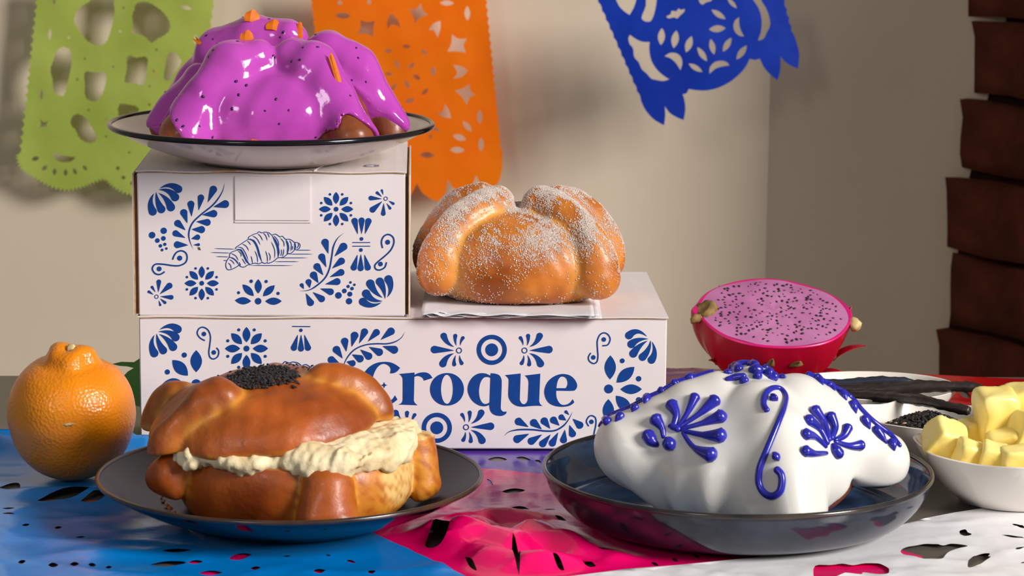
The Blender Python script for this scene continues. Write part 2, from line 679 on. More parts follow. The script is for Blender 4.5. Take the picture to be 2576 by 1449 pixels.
def croissant():
    s = []
    A = lambda pts, w, tp=True: s.append(S(pts, w, tp))
    A([(800, 690), (790, 712), (720, 755), (650, 780), (605, 772), (582, 720), (587, 660), (615, 605), (645, 572)], 13, False)
    A([(645, 572), (645, 530), (665, 497), (720, 470), (790, 452)], 12, False)
    A([(640, 572), (700, 590), (760, 640), (797, 702)], 20)
    A([(797, 690), (830, 728), (890, 735), (940, 702), (985, 692)], 13, False)
    A([(750, 440), (830, 455), (880, 540), (930, 640), (990, 700)], 30)
    A([(748, 436), (752, 408), (850, 342), (940, 285), (1000, 268)], 12, False)
    A([(985, 693), (1060, 670), (1130, 681), (1182, 655)], 13, False)
    A([(955, 272), (1040, 300), (1100, 400), (1140, 540), (1185, 660)], 32)
    A([(955, 270), (965, 235), (1050, 190), (1100, 175), (1130, 150), (1182, 168), (1230, 155), (1300, 170), (1350, 212)], 12, False)
    A([(1180, 655), (1230, 676), (1265, 662), (1290, 672), (1370, 640), (1440, 582)], 13, False)
    A([(1342, 203), (1400, 300), (1440, 400), (1455, 500), (1445, 585)], 36)
    A([(1350, 203), (1400, 188), (1450, 215), (1482, 240)], 12, False)
    A([(1445, 582), (1530, 572), (1590, 530), (1620, 500)], 12, False)
    A([(1575, 275), (1605, 350), (1615, 430), (1595, 525)], 32)
    A([(1480, 238), (1520, 224), (1570, 272), (1640, 275), (1700, 310), (1722, 335)], 12, False)
    A([(1615, 517), (1670, 500), (1732, 440)], 12, False)
    A([(1722, 322), (1732, 400), (1718, 448)], 26)
    A([(1725, 325), (1780, 335), (1812, 365), (1802, 420), (1760, 447), (1735, 450)], 12, False)
    for h in ([(935, 305), (965, 325), (997, 372)], [(850, 350), (920, 390), (965, 470)], [(1020, 215), (1100, 270), (1157, 376)],
              [(1110, 180), (1160, 230), (1195, 302)], [(1200, 165), (1245, 220), (1272, 302)], [(1265, 170), (1290, 205), (1302, 248)],
              [(1330, 305), (1390, 450), (1390, 600)], [(1238, 458), (1268, 560), (1272, 664)], [(1288, 490), (1318, 560), (1308, 632)],
              [(1060, 460), (1100, 560), (1112, 672)], [(998, 548), (1015, 610), (1025, 682)], [(850, 590), (880, 640), (915, 694)],
              [(780, 462), (830, 510), (835, 570)], [(800, 650), (815, 680), (830, 712)], [(617, 662), (660, 705), (672, 772)],
              [(640, 610), (690, 640), (727, 692)], [(660, 505), (745, 550), (792, 632)], [(1370, 205), (1445, 300), (1462, 402)],
              [(1480, 250), (1540, 320), (1548, 405)], [(1500, 435), (1505, 500), (1492, 556)], [(1540, 430), (1538, 500), (1518, 565)],
              [(1632, 290), (1668, 360), (1655, 482)], [(1690, 380), (1688, 420), (1678, 455)], [(1782, 340), (1785, 385), (1752, 432)],
              [(760, 405), (850, 420), (915, 520), (960, 640)]):
        A(h, 13)
    for a, b in (((385, 428), (745, 438)), ((325, 493), (665, 503)), ((415, 560), (640, 568)), ((540, 625), (600, 627)), ((1735, 455), (2000, 455)),
                 ((1610, 520), (2025, 520)), ((1430, 583), (1945, 583)), ((1380, 645), (1800, 645)), ((960, 708), (1700, 710))):
        A([a, ((a[0] + b[0]) / 2, (a[1] + b[1]) / 2), b], 11, True)
    return s


def pastry_box(name, loc, rz, w, d, h, label, lid_over=0.0006):
    root = thing(name, loc, label, 'box', rz=rz)
    bm = bmesh.new()
    v, f = box_vf(-w / 2, w / 2, -d / 2, d / 2, 0, h - 0.0012)
    vs = [bm.verts.new(p) for p in v]
    for q in f:
        bm.faces.new([vs[i] for i in q])
    bmesh.ops.bevel(bm, geom=bm.edges[:], offset=0.0007, segments=2, affect='EDGES')
    me = bpy.data.meshes.new('body')
    bm.to_mesh(me)
    bm.free()
    me.materials.append(M_BOARD)
    body = bpy.data.objects.new('body', me)
    COL.objects.link(body)
    body.parent = root
    # lid: thin board, gently warped, kraft edge below the white face
    n = 24
    for nm, z0, z1, m, ov in (('lid_edge', h - 0.0011, h - 0.0006, M_KRAFT, lid_over), ('lid', h - 0.0006, h, M_BOARD, lid_over + 0.0002)):
        V, F = [], []
        for i in range(n + 1):
            x = -w / 2 - ov + (w + 2 * ov) * i / n
            wz = 0.0004 * math.sin(i * 0.9 + w * 40) * (1 if 0 < i < n else 0.3)
            for (yy, zz) in ((-d / 2 - ov, z0 + wz), (d / 2 + ov, z0), (d / 2 + ov, z1), (-d / 2 - ov, z1 + wz)):
                V.append((x, yy, zz))
        for i in range(n):
            a, b = i * 4, i * 4 + 4
            F += [(a, a + 1, b + 1, b), (a + 1, a + 2, b + 2, b + 1), (a + 2, a + 3, b + 3, b + 2), (a + 3, a, b, b + 3)]
        F += [(0, 3, 2, 1), (n * 4, n * 4 + 1, n * 4 + 2, n * 4 + 3)]
        obj(nm, V, F, m, root, smooth=False)
    return root


BRZ = R(2.0)
HB, HS = 0.0842, 0.0882
DB = 0.165
fl, fr = on_z(352, 799, HB), on_z(1674, 801, HB)
WB = 0.3195
mid = (fl + fr) / 2
FY = -0.0025
bigc = Vector((mid.x - math.sin(BRZ) * DB / 2, FY + math.cos(BRZ) * DB / 2, 0.0022))
big = pastry_box('long_pastry_box', bigc, BRZ, WB, DB, HB - 0.0022, 'long white pastry box printed with the word Croque in blue')
FB = Face(big, WB, DB, HB, 'big')
WS, DS = 0.1605, 0.150
sl_, sr_ = on_z(354, 792, HB), on_z(1018, 794, HB)
smid = (sl_ + sr_) / 2
smc = Vector((smid.x - math.sin(BRZ) * DS / 2, FY - 0.0005 - 0.0024 + math.cos(BRZ) * DS / 2, HB + 0.0003))
small = pastry_box('small_pastry_box', smc, BRZ, WS, DS, HS, 'small white pastry box with blue croissant print, stacked on the long box')
FS = Face(small, WS, DS, HS, 'small')

# small box: side flaps standing off the walls, tuck flap and slot
for sx in (-1, 1):
    v, f = box_vf(-0.0003, 0.0003, -DS / 2 - 0.0008, DS / 2 - 0.004, 0.0006, HS - 0.002)
    fo = obj('side_flap', v, f, M_KRAFT, small, smooth=False, loc=(sx * (WS / 2 + 0.0022), 0, 0))
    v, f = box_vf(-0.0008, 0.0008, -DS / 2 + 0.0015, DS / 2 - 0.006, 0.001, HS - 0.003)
    obj('gap_shade', v, f, M_TORN_GAP, small, smooth=False, loc=(sx * (WS / 2 + 0.0010), 0, 0))  # dark strip put in as the shade between wall and side flap
    v, f = box_vf(-0.00025, 0.00025, -DS / 2 - 0.0007, DS / 2 - 0.004, 0.0006, HS - 0.002)
    obj('side_flap_face', v, f, M_BOARD, small, smooth=False, loc=(sx * (WS / 2 + 0.0027), 0, 0))
px2 = lambda x, y: (330 + x / 3.370, 380 + y / 3.370)
a, b = FS.local(*px2(880, 205)), FS.local(*px2(1517, 585))
v, f = box_vf(a.x, b.x, -DS / 2 - 0.0009, -DS / 2 - 0.0003, b.z, a.z - 0.0004)
obj('tuck_flap', v, f, M_BOARD, small, smooth=False)
v, f = box_vf(a.x - 0.0003, b.x + 0.0005, -DS / 2 - 0.0007, -DS / 2 - 0.0001, b.z - 0.0016, b.z - 0.0006)
obj('slot_lip', v, f, M_BOARD, small, smooth=False)
# torn paper curl on the lid edge
c0 = FS.local(787, 436)
V, F = [], []
for i in range(8):
    t = i / 7
    V += [(c0.x + 0.006 * t * t + 0.0005, -DS / 2 - 0.0012, HS + 0.0035 * t), (c0.x + 0.006 * t * t + 0.002 * (1 - t) + .0006, -DS / 2 + 0.0008, HS + 0.0035 * t - .0004)]
F = [(2 * i, 2 * i + 1, 2 * i + 3, 2 * i + 2) for i in range(7)]
obj('torn_edge', V, F, M_BOARD, small, smooth=True)
v, f = box_vf(a.x - 0.014, a.x + 0.0005, -DS / 2 - 0.0012, -DS / 2 + 0.002, HS - 0.0001, HS + 0.0005)
obj('torn_edge', v, f, M_KRAFT, small, smooth=False)

tfan = [((240, 318), (400, 322), 34, (330, 262)), ((232, 328), (372, 390), 36, (325, 318)), ((232, 355), (337, 475), 36, (305, 395)),
        ((212, 345), (256, 492), 35, (215, 425)), ((195, 358), (183, 512), 35, (142, 430))]
fan_s = fan5(tfan)
print_part(FS, 'fan_print', fan_s, px2)
print_part(FS, 'fan_print', [[(2365 - q[0], 1598 - q[1]) for q in p] for p in fan_s], px2)


def branch(stem, w, leaves):
    out = [S(stem, w, True)]
    for a_, b_, r_ in leaves:
        a_, b_ = np.array(a_, float), np.array(b_, float)
        out.append(tear(a_, b_, r_))
    return out


print_part(FS, 'branch_print', branch([(793, 268), (770, 350), (700, 450), (590, 540), (520, 610), (490, 690), (497, 760), (528, 832)], 13,
    [((650, 435), (697, 325), 32), ((572, 503), (592, 395), 28), ((513, 555), (507, 450), 30), ((477, 612), (447, 522), 31), ((462, 670), (396, 612), 30),
     ((460, 735), (378, 697), 27), ((485, 797), (393, 793), 30), ((698, 473), (797, 449), 34), ((602, 540), (699, 530), 32), ((552, 597), (645, 604), 30),
     ((513, 663), (596, 665), 31), ((510, 743), (562, 730), 24), ((527, 795), (571, 793), 13)]), px2)
print_part(FS, 'branch_print', branch([(1805, 693), (1750, 740), (1715, 810), (1700, 900), (1680, 1000), (1640, 1080), (1560, 1150), (1500, 1180), (1428, 1185)], 13,
    [((1672, 870), (1645, 774), 32), ((1655, 985), (1617, 897), 30), ((1630, 1052), (1577, 980), 31), ((1588, 1118), (1548, 1052), 32), ((1515, 1160), (1505, 1110), 26),
     ((1465, 1170), (1447, 1136), 17), ((1725, 893), (1800, 810), 34), ((1703, 995), (1783, 932), 30), ((1683, 1067), (1780, 1028), 29), ((1645, 1128), (1746, 1106), 30),
     ((1603, 1165), (1690, 1192), 29), ((1540, 1195), (1615, 1252), 29), ((1482, 1205), (1521, 1284), 30)]), px2)
print_part(FS, 'berry_print', [disc((x, y), r) for x, y, r in ((178, 712, 28), (277, 675, 27), (274, 740, 20), (223, 758, 20), (249, 803, 15), (286, 790, 14), (263, 838, 12), (299, 826, 11))], px2)
print_part(FS, 'berry_print', [disc((x, y), r) for x, y, r in ((1758, 1223, 28), (1848, 1272, 27), (1855, 1212, 21), (1808, 1185, 20), (1840, 1147, 14), (1873, 1165, 15), (1860, 1113, 11), (1893, 1133, 11))], px2)
print_part(FS, 'scroll_print', [S([(352, 920), (365, 885), (390, 855), (430, 845), (465, 865), (475, 905), (460, 945), (410, 970), (350, 970), (280, 960), (215, 957), (187, 975), (181, 1005), (205, 1038), (245, 1045), (285, 1022)], 13),
    disc((412, 907), 22), disc((238, 998), 21)], px2)
print_part(FS, 'scroll_print', [S([(2132, 822), (2122, 770), (2140, 725), (2180, 706), (2220, 730), (2227, 780), (2200, 840), (2150, 890), (2090, 940), (2066, 970), (2075, 1000), (2110, 1007), (2150, 985), (2165, 942)], 13),
    disc((2175, 772), 21), disc((2114, 957), 20)], px2)
print_part(FS, 'flower_print', flower8((1738, 492), 44, 146, 52, 11, 136, 20), px2)
print_part(FS, 'flower_print', flower8((599, 1120), 44, 146, 52, 11, 136, 20), px2)
print_part(FS, 'half_flower_print', [disc((1077, 1272), 28), lens((880, 1265), (1018, 1272), 62), lens((945, 1130), (1040, 1228), 58), lens((1078, 1085), (1078, 1207), 60),
    lens((1218, 1137), (1118, 1230), 58), lens((1277, 1272), (1137, 1272), 62), disc((911, 1200), 13), disc((1018, 1103), 15), disc((1145, 1105), 14), disc((1246, 1206), 14)], px2)
burst = [((2138, 373), (2126, 333), 10), ((2127, 388), (2086, 353), 13), ((2127, 405), (2033, 398), 20), ((2130, 424), (2048, 496), 26), ((2142, 440), (2138, 529), 20), ((2165, 440), (2195, 484), 12), ((2182, 420), (2222, 445), 12)]
bp_ = [ring((2158, 403), 18, 12)] + [tear(a_, b_, r_) for a_, b_, r_ in burst]
print_part(FS, 'starburst_print', bp_, px2)
flip = lambda q: (2373 - q[0], 1637 - q[1])
print_part(FS, 'starburst_print', [ring(flip((2158, 403)), 18, 12)] + [[flip(q) for q in p] for p in bp_[1:]], px2)
print_part(FS, 'tassel_print', [tear((1922, 706), (1895, 592), 27), tear((1954, 704), (1954, 588), 26), tear((1983, 704), (2012, 594), 27), disc((1953, 744), 16), disc((1948, 838), 16),
    S([(1875, 775), (1950, 775), (2027, 775)], 7), S([(1875, 806), (1950, 806), (2027, 806)], 7),
    tear((1920, 876), (1888, 986), 27), tear((1948, 872), (1946, 992), 26), tear((1978, 876), (2006, 986), 27)], px2)
px6 = lambda x, y: (480 + x / 6.5875, 560 + y / 6.5875)
print_part(FS, 'croissant_print', croissant(), px6)
tm = print_part(FS, 'torn_patch', [[(562, 815), (582, 815), (592, 840), (572, 838)]], px2)
tm.data.materials[0] = M_TORN_GAP
# print on the small lid (an eye-like curl)
e = on_z(950, 419, HB + HS)
ei = FS.inv @ e
V, F = [], []
for rx, ry, hole in ((0.0085, 0.006, True),):
    n = 32
    for k in range(n):
        t = 2 * math.pi * k / n
        V += [(ei.x + rx * math.cos(t), ei.y + ry * math.sin(t), HS + 0.0002), (ei.x + (rx - 0.0011) * math.cos(t), ei.y + (ry - 0.0011) * math.sin(t), HS + 0.0002)]
    F = [(2 * k, 2 * ((k + 1) % n), 2 * ((k + 1) % n) + 1, 2 * k + 1) for k in range(n)]
b0 = len(V)
V += [(ei.x + 0.0025 * math.cos(t), ei.y + 0.0025 * math.sin(t), HS + 0.0002) for t in np.linspace(0, 2 * math.pi, 16, endpoint=False)]
F.append(tuple(range(b0, b0 + 16)))
obj('lid_print', V, F, M_PRINT_P, small, smooth=False)

# long box prints
px7 = lambda x, y: (340 + x / 3.788, 780 + y / 3.788)
px8 = lambda x, y: (820 + x / 2.927, 780 + y / 2.927)
px9 = lambda x, y: (880 + x / 6.0375, 880 + y / 6.0375)
px10 = lambda x, y: (1160 + x / 6.0375, 900 + y / 6.0375)
fb = fan5([((232, 188), (405, 182), 40, (335, 118)), ((220, 205), (385, 258), 40, (335, 195)), ((228, 228), (362, 350), 40, (315, 268)), ((205, 222), (268, 383), 38, (212, 305)), ((186, 235), (183, 410), 40, (132, 320))])
print_part(FB, 'fan_print', fb, px7)
print_part(FB, 'fan_print', [[(q[0], 1395 - q[1]) for q in p] for p in fb], px7)
print_part(FB, 'scroll_print', [S([(665, 290), (620, 265), (592, 220), (610, 175), (650, 163), (695, 190), (718, 250), (712, 330), (703, 400), (715, 450), (750, 465), (788, 440), (797, 390), (775, 358)], 13), disc((656, 227), 22), disc((750, 403), 22)], px7)
print_part(FB, 'flower_print', flower8((1062, 366), 60, 206, 74, 15, 193, 28), px7)
print_part(FB, 'half_flower_print', flower8((583, 703), 112, 322, 110, 25, 298, 45, angs=(0, 7, 6, 5, 4), dots=(7, 6, 5, 4)), px7)
print_part(FB, 'tassel_print', [S([(1497, 155), (1580, 156), (1670, 157)], 9), disc((1580, 192), 17), tear((1551, 232), (1514, 358), 30), tear((1582, 232), (1581, 366), 29), tear((1613, 232), (1647, 358), 30)], px7)
print_part(FB, 'branch_print', branch([(2570, 205), (2540, 260), (2480, 300), (2400, 320), (2300, 320), (2200, 330), (2100, 370), (2030, 440), (1990, 520), (1983, 585)], 13,
    [((2340, 283), (2438, 202), 37), ((2218, 300), (2300, 212), 33), ((2135, 318), (2187, 207), 34), ((2063, 350), (2092, 242), 37), ((2013, 395), (1998, 298), 36), ((1978, 460), (1920, 377), 37), ((1962, 523), (1872, 474), 36),
     ((2357, 343), (2468, 377), 39), ((2228, 350), (2326, 400), 37), ((2145, 375), (2225, 438), 36), ((2067, 422), (2142, 462), 37), ((2015, 490), (2070, 506), 32), ((2000, 550), (2040, 567), 18)]), px7)
cro = croissant()


def pxc(x, y):
    u, w_ = px6(x, y)
    return (849.5 + 1.27 * (u - 755.5), 951.6 + 1.27 * (w_ - 616))


print_part(FB, 'croissant_print', cro, pxc)
bA = [((945, 297), (800, 290), 28, None), ((945, 270), (868, 190), 24, (890, 250)), ((962, 262), (953, 189), 15, (948, 230)), ((990, 262), (1009, 204), 13, (990, 230)), ((945, 318), (862, 394), 27, (885, 335)), ((958, 330), (945, 399), 15, (940, 365)), ((985, 330), (1000, 391), 14, (982, 360))]
for ox, oy, mir in ((0, 0, False), (0, 0, True), (-355, 567, False), (-430, 565, True)):
    g = (lambda q: (2442 - q[0] + ox, q[1] + oy)) if mir else (lambda q: (q[0] + ox, q[1] + oy))
    print_part(FB, 'starburst_print', [ring(g((980, 297)), 22, 15)] + [[g(q) for q in tear(a_, b_, r_, c_)] for a_, b_, r_, c_ in bA], px8)
for c in ((1221, 292), (817, 866)):
    print_part(FB, 'target_print', [ring(c, 111, 79), disc(c, 47, 32)], px8)
print_part(FB, 'scroll_print', [S([(2035, 262), (2075, 255), (2093, 215), (2077, 180), (2045, 167), (2015, 185), (1998, 230), (2000, 290), (2003, 340), (1995, 380), (1970, 393), (1940, 375), (1933, 345), (1950, 315)], 10), disc((2046, 216), 17), disc((1969, 348), 17)], px8)
print_part(FB, 'fan_print', fan5([((2365, 195), (2232, 186), 29, (2290, 125)), ((2375, 212), (2250, 250), 30, (2290, 208)), ((2370, 225), (2264, 320), 30, (2305, 255)), ((2390, 222), (2332, 345), 29, (2388, 290)), ((2400, 230), (2398, 366), 29, (2440, 310))]), px8)
print_part(FB, 'half_flower_print', [disc((2082, 580), 33, 24), lens((2095, 333), (2092, 510), 84), lens((2272, 418), (2140, 533), 82), lens((2327, 582), (2168, 582), 72), lens((2135, 630), (2250, 755), 82), lens((2080, 655), (2080, 825), 84), disc((2182, 373), 18), disc((2303, 505), 20), disc((2303, 660), 20)], px8)
print_part(FB, 'branch_print', branch([(1313, 925), (1350, 895), (1420, 880), (1520, 880), (1620, 890), (1690, 885), (1750, 850), (1790, 800), (1815, 750)], 12,
    [((1492, 860), (1420, 820), 29), ((1590, 877), (1532, 830), 29), ((1652, 873), (1609, 817), 28), ((1720, 850), (1677, 810), 27), ((1770, 812), (1735, 789), 22), ((1792, 772), (1768, 749), 12),
     ((1497, 910), (1410, 949), 30), ((1592, 915), (1514, 964), 28), ((1655, 915), (1597, 983), 27), ((1710, 900), (1668, 978), 27), ((1760, 880), (1750, 955), 26), ((1793, 845), (1815, 909), 27), ((1817, 800), (1868, 846), 28)]), px8)
print_part(FB, 'scroll_print', [S([(1935, 855), (1918, 820), (1935, 785), (1960, 777), (1985, 795), (1988, 840), (1978, 890), (1972, 920)], 10), disc((1955, 822), 17)], px8)

cm = lambda pts: catmull(pts, True, 6)
letter_C = cm([(765, 273, 1), (700, 225), (620, 190), (520, 181), (400, 200), (290, 265), (205, 375), (166, 500), (180, 620), (240, 730), (340, 805), (440, 833), (540, 838), (640, 815), (725, 755, 1), (687, 690, 1),
    (650, 745), (590, 785), (530, 793), (460, 775), (400, 710), (360, 610), (345, 500), (360, 385), (410, 280), (470, 225), (530, 213), (590, 240), (622, 290), (612, 355, 1), (670, 352), (720, 325)])
star = cm([(522, 487, 1), (537, 521), (571, 536, 1), (537, 551), (522, 585, 1), (507, 551), (472, 536, 1), (507, 521)])
letter_r = cm([(748, 365, 1), (985, 343, 1), (983, 378, 1), (1040, 352), (1110, 340), (1170, 346), (1220, 375), (1257, 427, 1), (1128, 467, 1), (1105, 425), (1060, 400), (1020, 397), (981, 412, 1), (975, 700), (973, 765), (990, 805), (1030, 840, 1), (740, 830, 1), (785, 805), (803, 765), (805, 700), (805, 470), (798, 420), (775, 385)])
o_o = [(1477 + 257 * math.copysign(abs(math.cos(t)) ** 0.96, math.cos(t)), 598 + 247 * math.sin(t)) for t in np.linspace(0, 2 * math.pi, 64, endpoint=False)]
o_i = [(1477 + 91 * math.cos(t), 598 + 221 * math.sin(t)) for t in np.linspace(0, 2 * math.pi, 48, endpoint=False)]
letter_q = cm([(450, 233, 1), (520, 240), (580, 265), (612, 320), (617, 400), (610, 600), (603, 750), (615, 795), (645, 817), (693, 815, 1), (680, 850), (640, 875), (590, 882), (520, 870), (465, 835), (437, 780), (428, 714, 1), (390, 730), (340, 735), (270, 720), (190, 670), (130, 590), (100, 490), (115, 390), (170, 300), (240, 248), (310, 232), (380, 240), (447, 272, 1)])
q_in = cm([(446, 302, 1), (400, 290), (350, 300), (310, 345), (285, 410), (272, 510), (285, 610), (315, 670), (350, 697), (390, 697), (433, 678, 1)])
letter_u = cm([(668, 262, 1), (905, 237, 1), (893, 600), (898, 650), (920, 690), (950, 703), (985, 690), (1010, 650), (1016, 600), (1025, 400), (1020, 340), (1000, 300), (967, 268, 1), (1203, 240, 1), (1187, 620), (1190, 670), (1205, 705), (1238, 730, 1), (1140, 727), (1040, 733), (940, 742), (850, 730), (780, 690), (735, 630), (718, 560), (723, 400), (722, 330), (705, 297)])
letter_e = cm([(1445, 498, 1), (1690, 500), (1740, 480), (1763, 430), (1750, 370), (1700, 300), (1630, 258), (1545, 245), (1460, 260), (1370, 310), (1300, 390), (1265, 500), (1280, 600), (1330, 680), (1410, 725), (1520, 743), (1620, 735), (1680, 710), (1720, 675, 1), (1695, 628, 1), (1660, 675), (1610, 705), (1555, 715), (1510, 700), (1470, 650), (1447, 580)])
e_in = cm([(1447, 460, 1), (1590, 460, 1), (1612, 420), (1618, 370), (1595, 310), (1545, 283), (1500, 300), (1465, 360)])
for nm, polys, tr in (('letter_c', [(letter_C, []), (star, [])], px9), ('letter_r', [(letter_r, [])], px9), ('letter_o', [(o_o, [o_i])], px9), ('letter_q', [(letter_q, [q_in])], px10), ('letter_u', [(letter_u, [])], px10), ('letter_e', [(letter_e, [e_in])], px10)):
    print_part(FB, nm, polys, tr)

# ------------------------------------------------------------------ plates
M_CREAMGLAZE = nmat('cream_glaze', lin((222, 210, 196)), lin((216, 204, 190)), scale=15, rough=0.16, spec=0.5)
M_BLACKRIM = nmat('black_glaze_rim', lin((16, 14, 18)), rough=0.12)
M_BLACKMATTE = nmat('black_satin_glaze', lin((38, 34, 35)), lin((32, 28, 29)), scale=60, rough=0.38, spec=0.45)
M_BRONZE = nmat('bronze_rim', lin((70, 48, 34)), lin((40, 30, 26)), scale=40, rough=0.22, spec=0.6)
M_REACT = nmat('reactive_blue_glaze', lin((12, 28, 62)), lin((96, 140, 192)), scale=18, rough=0.08, detail=8, lo=0.40, hi=0.80, spec=0.6, stretch=(1, 1, 3))
M_REACTOUT = nmat('reactive_slate_glaze', lin((26, 30, 44)), lin((58, 62, 74)), scale=30, rough=0.14, detail=8, lo=0.4, hi=0.8)
M_REACTRIM = nmat('brown_glaze_rim', lin((34, 33, 38)), lin((70, 62, 52)), scale=25, rough=0.16, lo=0.45, hi=0.75)
M_PORC = nmat('white_porcelain', lin((236, 229, 220)), lin((232, 224, 214)), scale=20, rough=0.12, spec=0.5)


def plate(name, loc, label, outer, inner, rim_r, rim_z, rim_t, m_in, m_out, m_rim, seg=160):
    root = thing(name, loc, label, 'plate')
    V, F = lathe(smooth_profile(outer), seg)
    obj('underside', V, F, m_out, root)
    V, F = lathe(smooth_profile(inner), seg)
    obj('dish_surface', V, F, m_in, root)
    n = 14
    prof = [(rim_r + rim_t[0] * math.cos(t), rim_z + rim_t[1] * math.sin(t)) for t in np.linspace(-math.pi, math.pi, n)]
    V, F = lathe(prof, seg)
    obj('rim', V, F, m_rim, root)
    return root


ZT = HB + HS + 0.0012
TP = Vector((on_y(683, 320, 0.040).x, 0.040, ZT))
plate('dinner_plate', TP, 'cream plate with thin black rim on top of the small box',
      [(0.0, 0.0022), (0.036, 0.002), (0.0425, 0.0), (0.046, 0.0010), (0.060, 0.0045), (0.079, 0.0115), (0.092, 0.0180), (0.0978, 0.0222)],
      [(0.0978, 0.0226), (0.092, 0.0200), (0.078, 0.0128), (0.062, 0.0074), (0.048, 0.0060), (0.0, 0.0058)],
      0.0985, 0.0222, (0.0016, 0.0018), M_CREAMGLAZE, M_CREAMGLAZE, M_BLACKRIM)
BPz = 0.0030
BP = Vector((on_y(730, 1210, -0.168).x, -0.168, BPz))
plate('dinner_plate', BP, 'matte black plate with bronze rim under the cream filled bread',
      [(0.0, 0.002), (0.05, 0.002), (0.058, 0.0), (0.062, 0.0016), (0.08, 0.0085), (0.096, 0.0165), (0.1045, 0.0232)],
      [(0.1045, 0.0236), (0.098, 0.0190), (0.086, 0.0115), (0.070, 0.0062), (0.055, 0.0048), (0.0, 0.0046)],
      0.1050, 0.0232, (0.0013, 0.0014), M_BLACKMATTE, nmat('black_gloss_glaze', lin((20, 20, 26)), rough=0.12), M_BRONZE)
BLz = 0.0030
BL = Vector((on_y(1854, 1195, -0.163).x, -0.163, BLz))
plate('deep_plate', BL, 'dark blue reactive glazed deep plate under the white iced bread',
      [(0.0, 0.0015), (0.07, 0.0015), (0.078, 0.0), (0.084, 0.0012), (0.092, 0.0045), (0.0995, 0.0115), (0.1045, 0.0195), (0.1062, 0.0275)],
      [(0.1058, 0.0278), (0.1036, 0.0245), (0.1012, 0.0180), (0.0965, 0.0105), (0.0885, 0.0062), (0.075, 0.0052), (0.0, 0.0050)],
      0.1064, 0.0276, (0.0014, 0.0016), M_REACT, M_REACTOUT, M_REACTRIM)

# ------------------------------------------------------------------ breads
CR1, CR2, CRL = lin((120, 56, 14)), lin((190, 104, 34)), lin((232, 164, 66))


def bone(az, t0, t1, r0, rm, r1, o0=0.004, om=0.003, o1=0.003, twist=0.0, S_=None, n=9):
    """rope of dough lying on the dome S_ = (rx, ry, h, zc, p), fat at both ends"""
    rx, ry, h_, zc, p = S_
    P, Q = [], []
    for i in range(n):
        s = i / (n - 1)
        t = t0 + (t1 - t0) * s
        a = az + twist * (1 - s) ** 2
        c = 1 / (abs(math.sin(t)) ** p + abs(math.cos(t)) ** p) ** (1 / p)
        rho, zz = math.sin(t) * c, math.cos(t) * c
        w0, w1 = max(0, 1 - 2.2 * s) ** 1.2, max(0, 2.2 * s - 1.2) ** 1.2
        o = om + (o0 - om) * w0 + (o1 - om) * w1
        P.append([math.sin(a) * rho * (rx + o), -math.cos(a) * rho * (ry + o), zc + zz * ((h_ - zc) + o)])
        Q.append(rm + (r0 - rm) * w0 + (r1 - rm) * w1)
    return P, Q


class Pan:
    def __init__(self, rx, ry, h, zc, bones, p=2.2, k=0.007, seed=1, amp=0.0008, low=None):
        self.__dict__.update(locals())
        self.chains = [b if isinstance(b[0], list) else bone(*b, S_=(rx, ry, h, zc, p)) for b in bones]

    def dome(self, x, y, z):
        zz = z - self.zc
        up = ell(x, y, zz, self.rx, self.ry, self.h - self.zc, self.p)
        lo = ell(x, y, zz, self.rx, self.ry, (self.low or self.zc * 1.5), self.p)
        return np.where(zz > 0, up, lo)

    def bonesd(self, x, y, z):
        d = None
        for P, Q in self.chains:
            c = chain(x, y, z, P, Q)
            d = c if d is None else smin(d, c, 0.003)
        return d

    def __call__(self, x, y, z):
        d = smin(self.dome(x, y, z), self.bonesd(x, y, z), self.k)
        d = d + wob(x, y, z, 90, self.amp, self.seed) + wob(x, y, z, 260, self.amp * 0.25, self.seed + 5)
        return smax(d, -z, 0.004)

    def tone(self, V, light_low=0.0):
        x, y, z = V[:, 0], V[:, 1], V[:, 2]
        a, b = self.dome(x, y, z), self.bonesd(x, y, z)
        crease = np.exp(-np.abs(a - b) / 0.0035)
        return np.stack([np.clip(crease, 0, 1), np.zeros_like(crease), np.zeros_like(crease)], -1)


M_CRUST = nmat('golden_crust', lin((158, 76, 14)), lin((216, 128, 40)), scale=34, rough=0.36, rough2=0.5, bump=0.5, bump_scale=120, bump_dist=0.0009, detail=6,
               attr='tone', attr_col=(lin((226, 160, 72)), None, None), coat=0.12, sss=0.08)
M_CRUSTD = nmat('dark_crust', lin((112, 52, 18)), lin((146, 76, 32)), scale=60, rough=0.4, bump=0.4, bump_scale=260, bump_dist=0.0005, coat=0.1)
M_BRIO = nmat('egg_washed_crust', lin((122, 48, 5)), lin((186, 90, 20)), scale=30, rough=0.34, rough2=0.55, bump=0.6, bump_scale=85, bump_dist=0.0016, detail=8, lo=0.3, hi=0.72,
              attr='tone', attr_col=(lin((224, 150, 48)), lin((238, 200, 128)), lin((158, 92, 36))), coat=0.08, sss=0.05)

def seat(prof, z0):
    """height of a plate's inner surface over the bread's base, as a function of radius"""
    pr = sorted(prof)
    rs, zs = np.array([p[0] for p in pr]), np.array([p[1] for p in pr]) - z0
    return lambda x, y, cx=0.0, cy=0.0: np.interp(np.hypot(x - cx, y - cy), rs, zs) + 0.0004


SEAT_T = seat([(0.0978, 0.0226), (0.092, 0.0200), (0.078, 0.0128), (0.062, 0.0074), (0.048, 0.0060), (0.0, 0.0058)], 0.0060)
SEAT_B = seat([(0.1045, 0.0236), (0.098, 0.0190), (0.086, 0.0115), (0.070, 0.0062), (0.055, 0.0048), (0.0, 0.0046)], 0.0046)

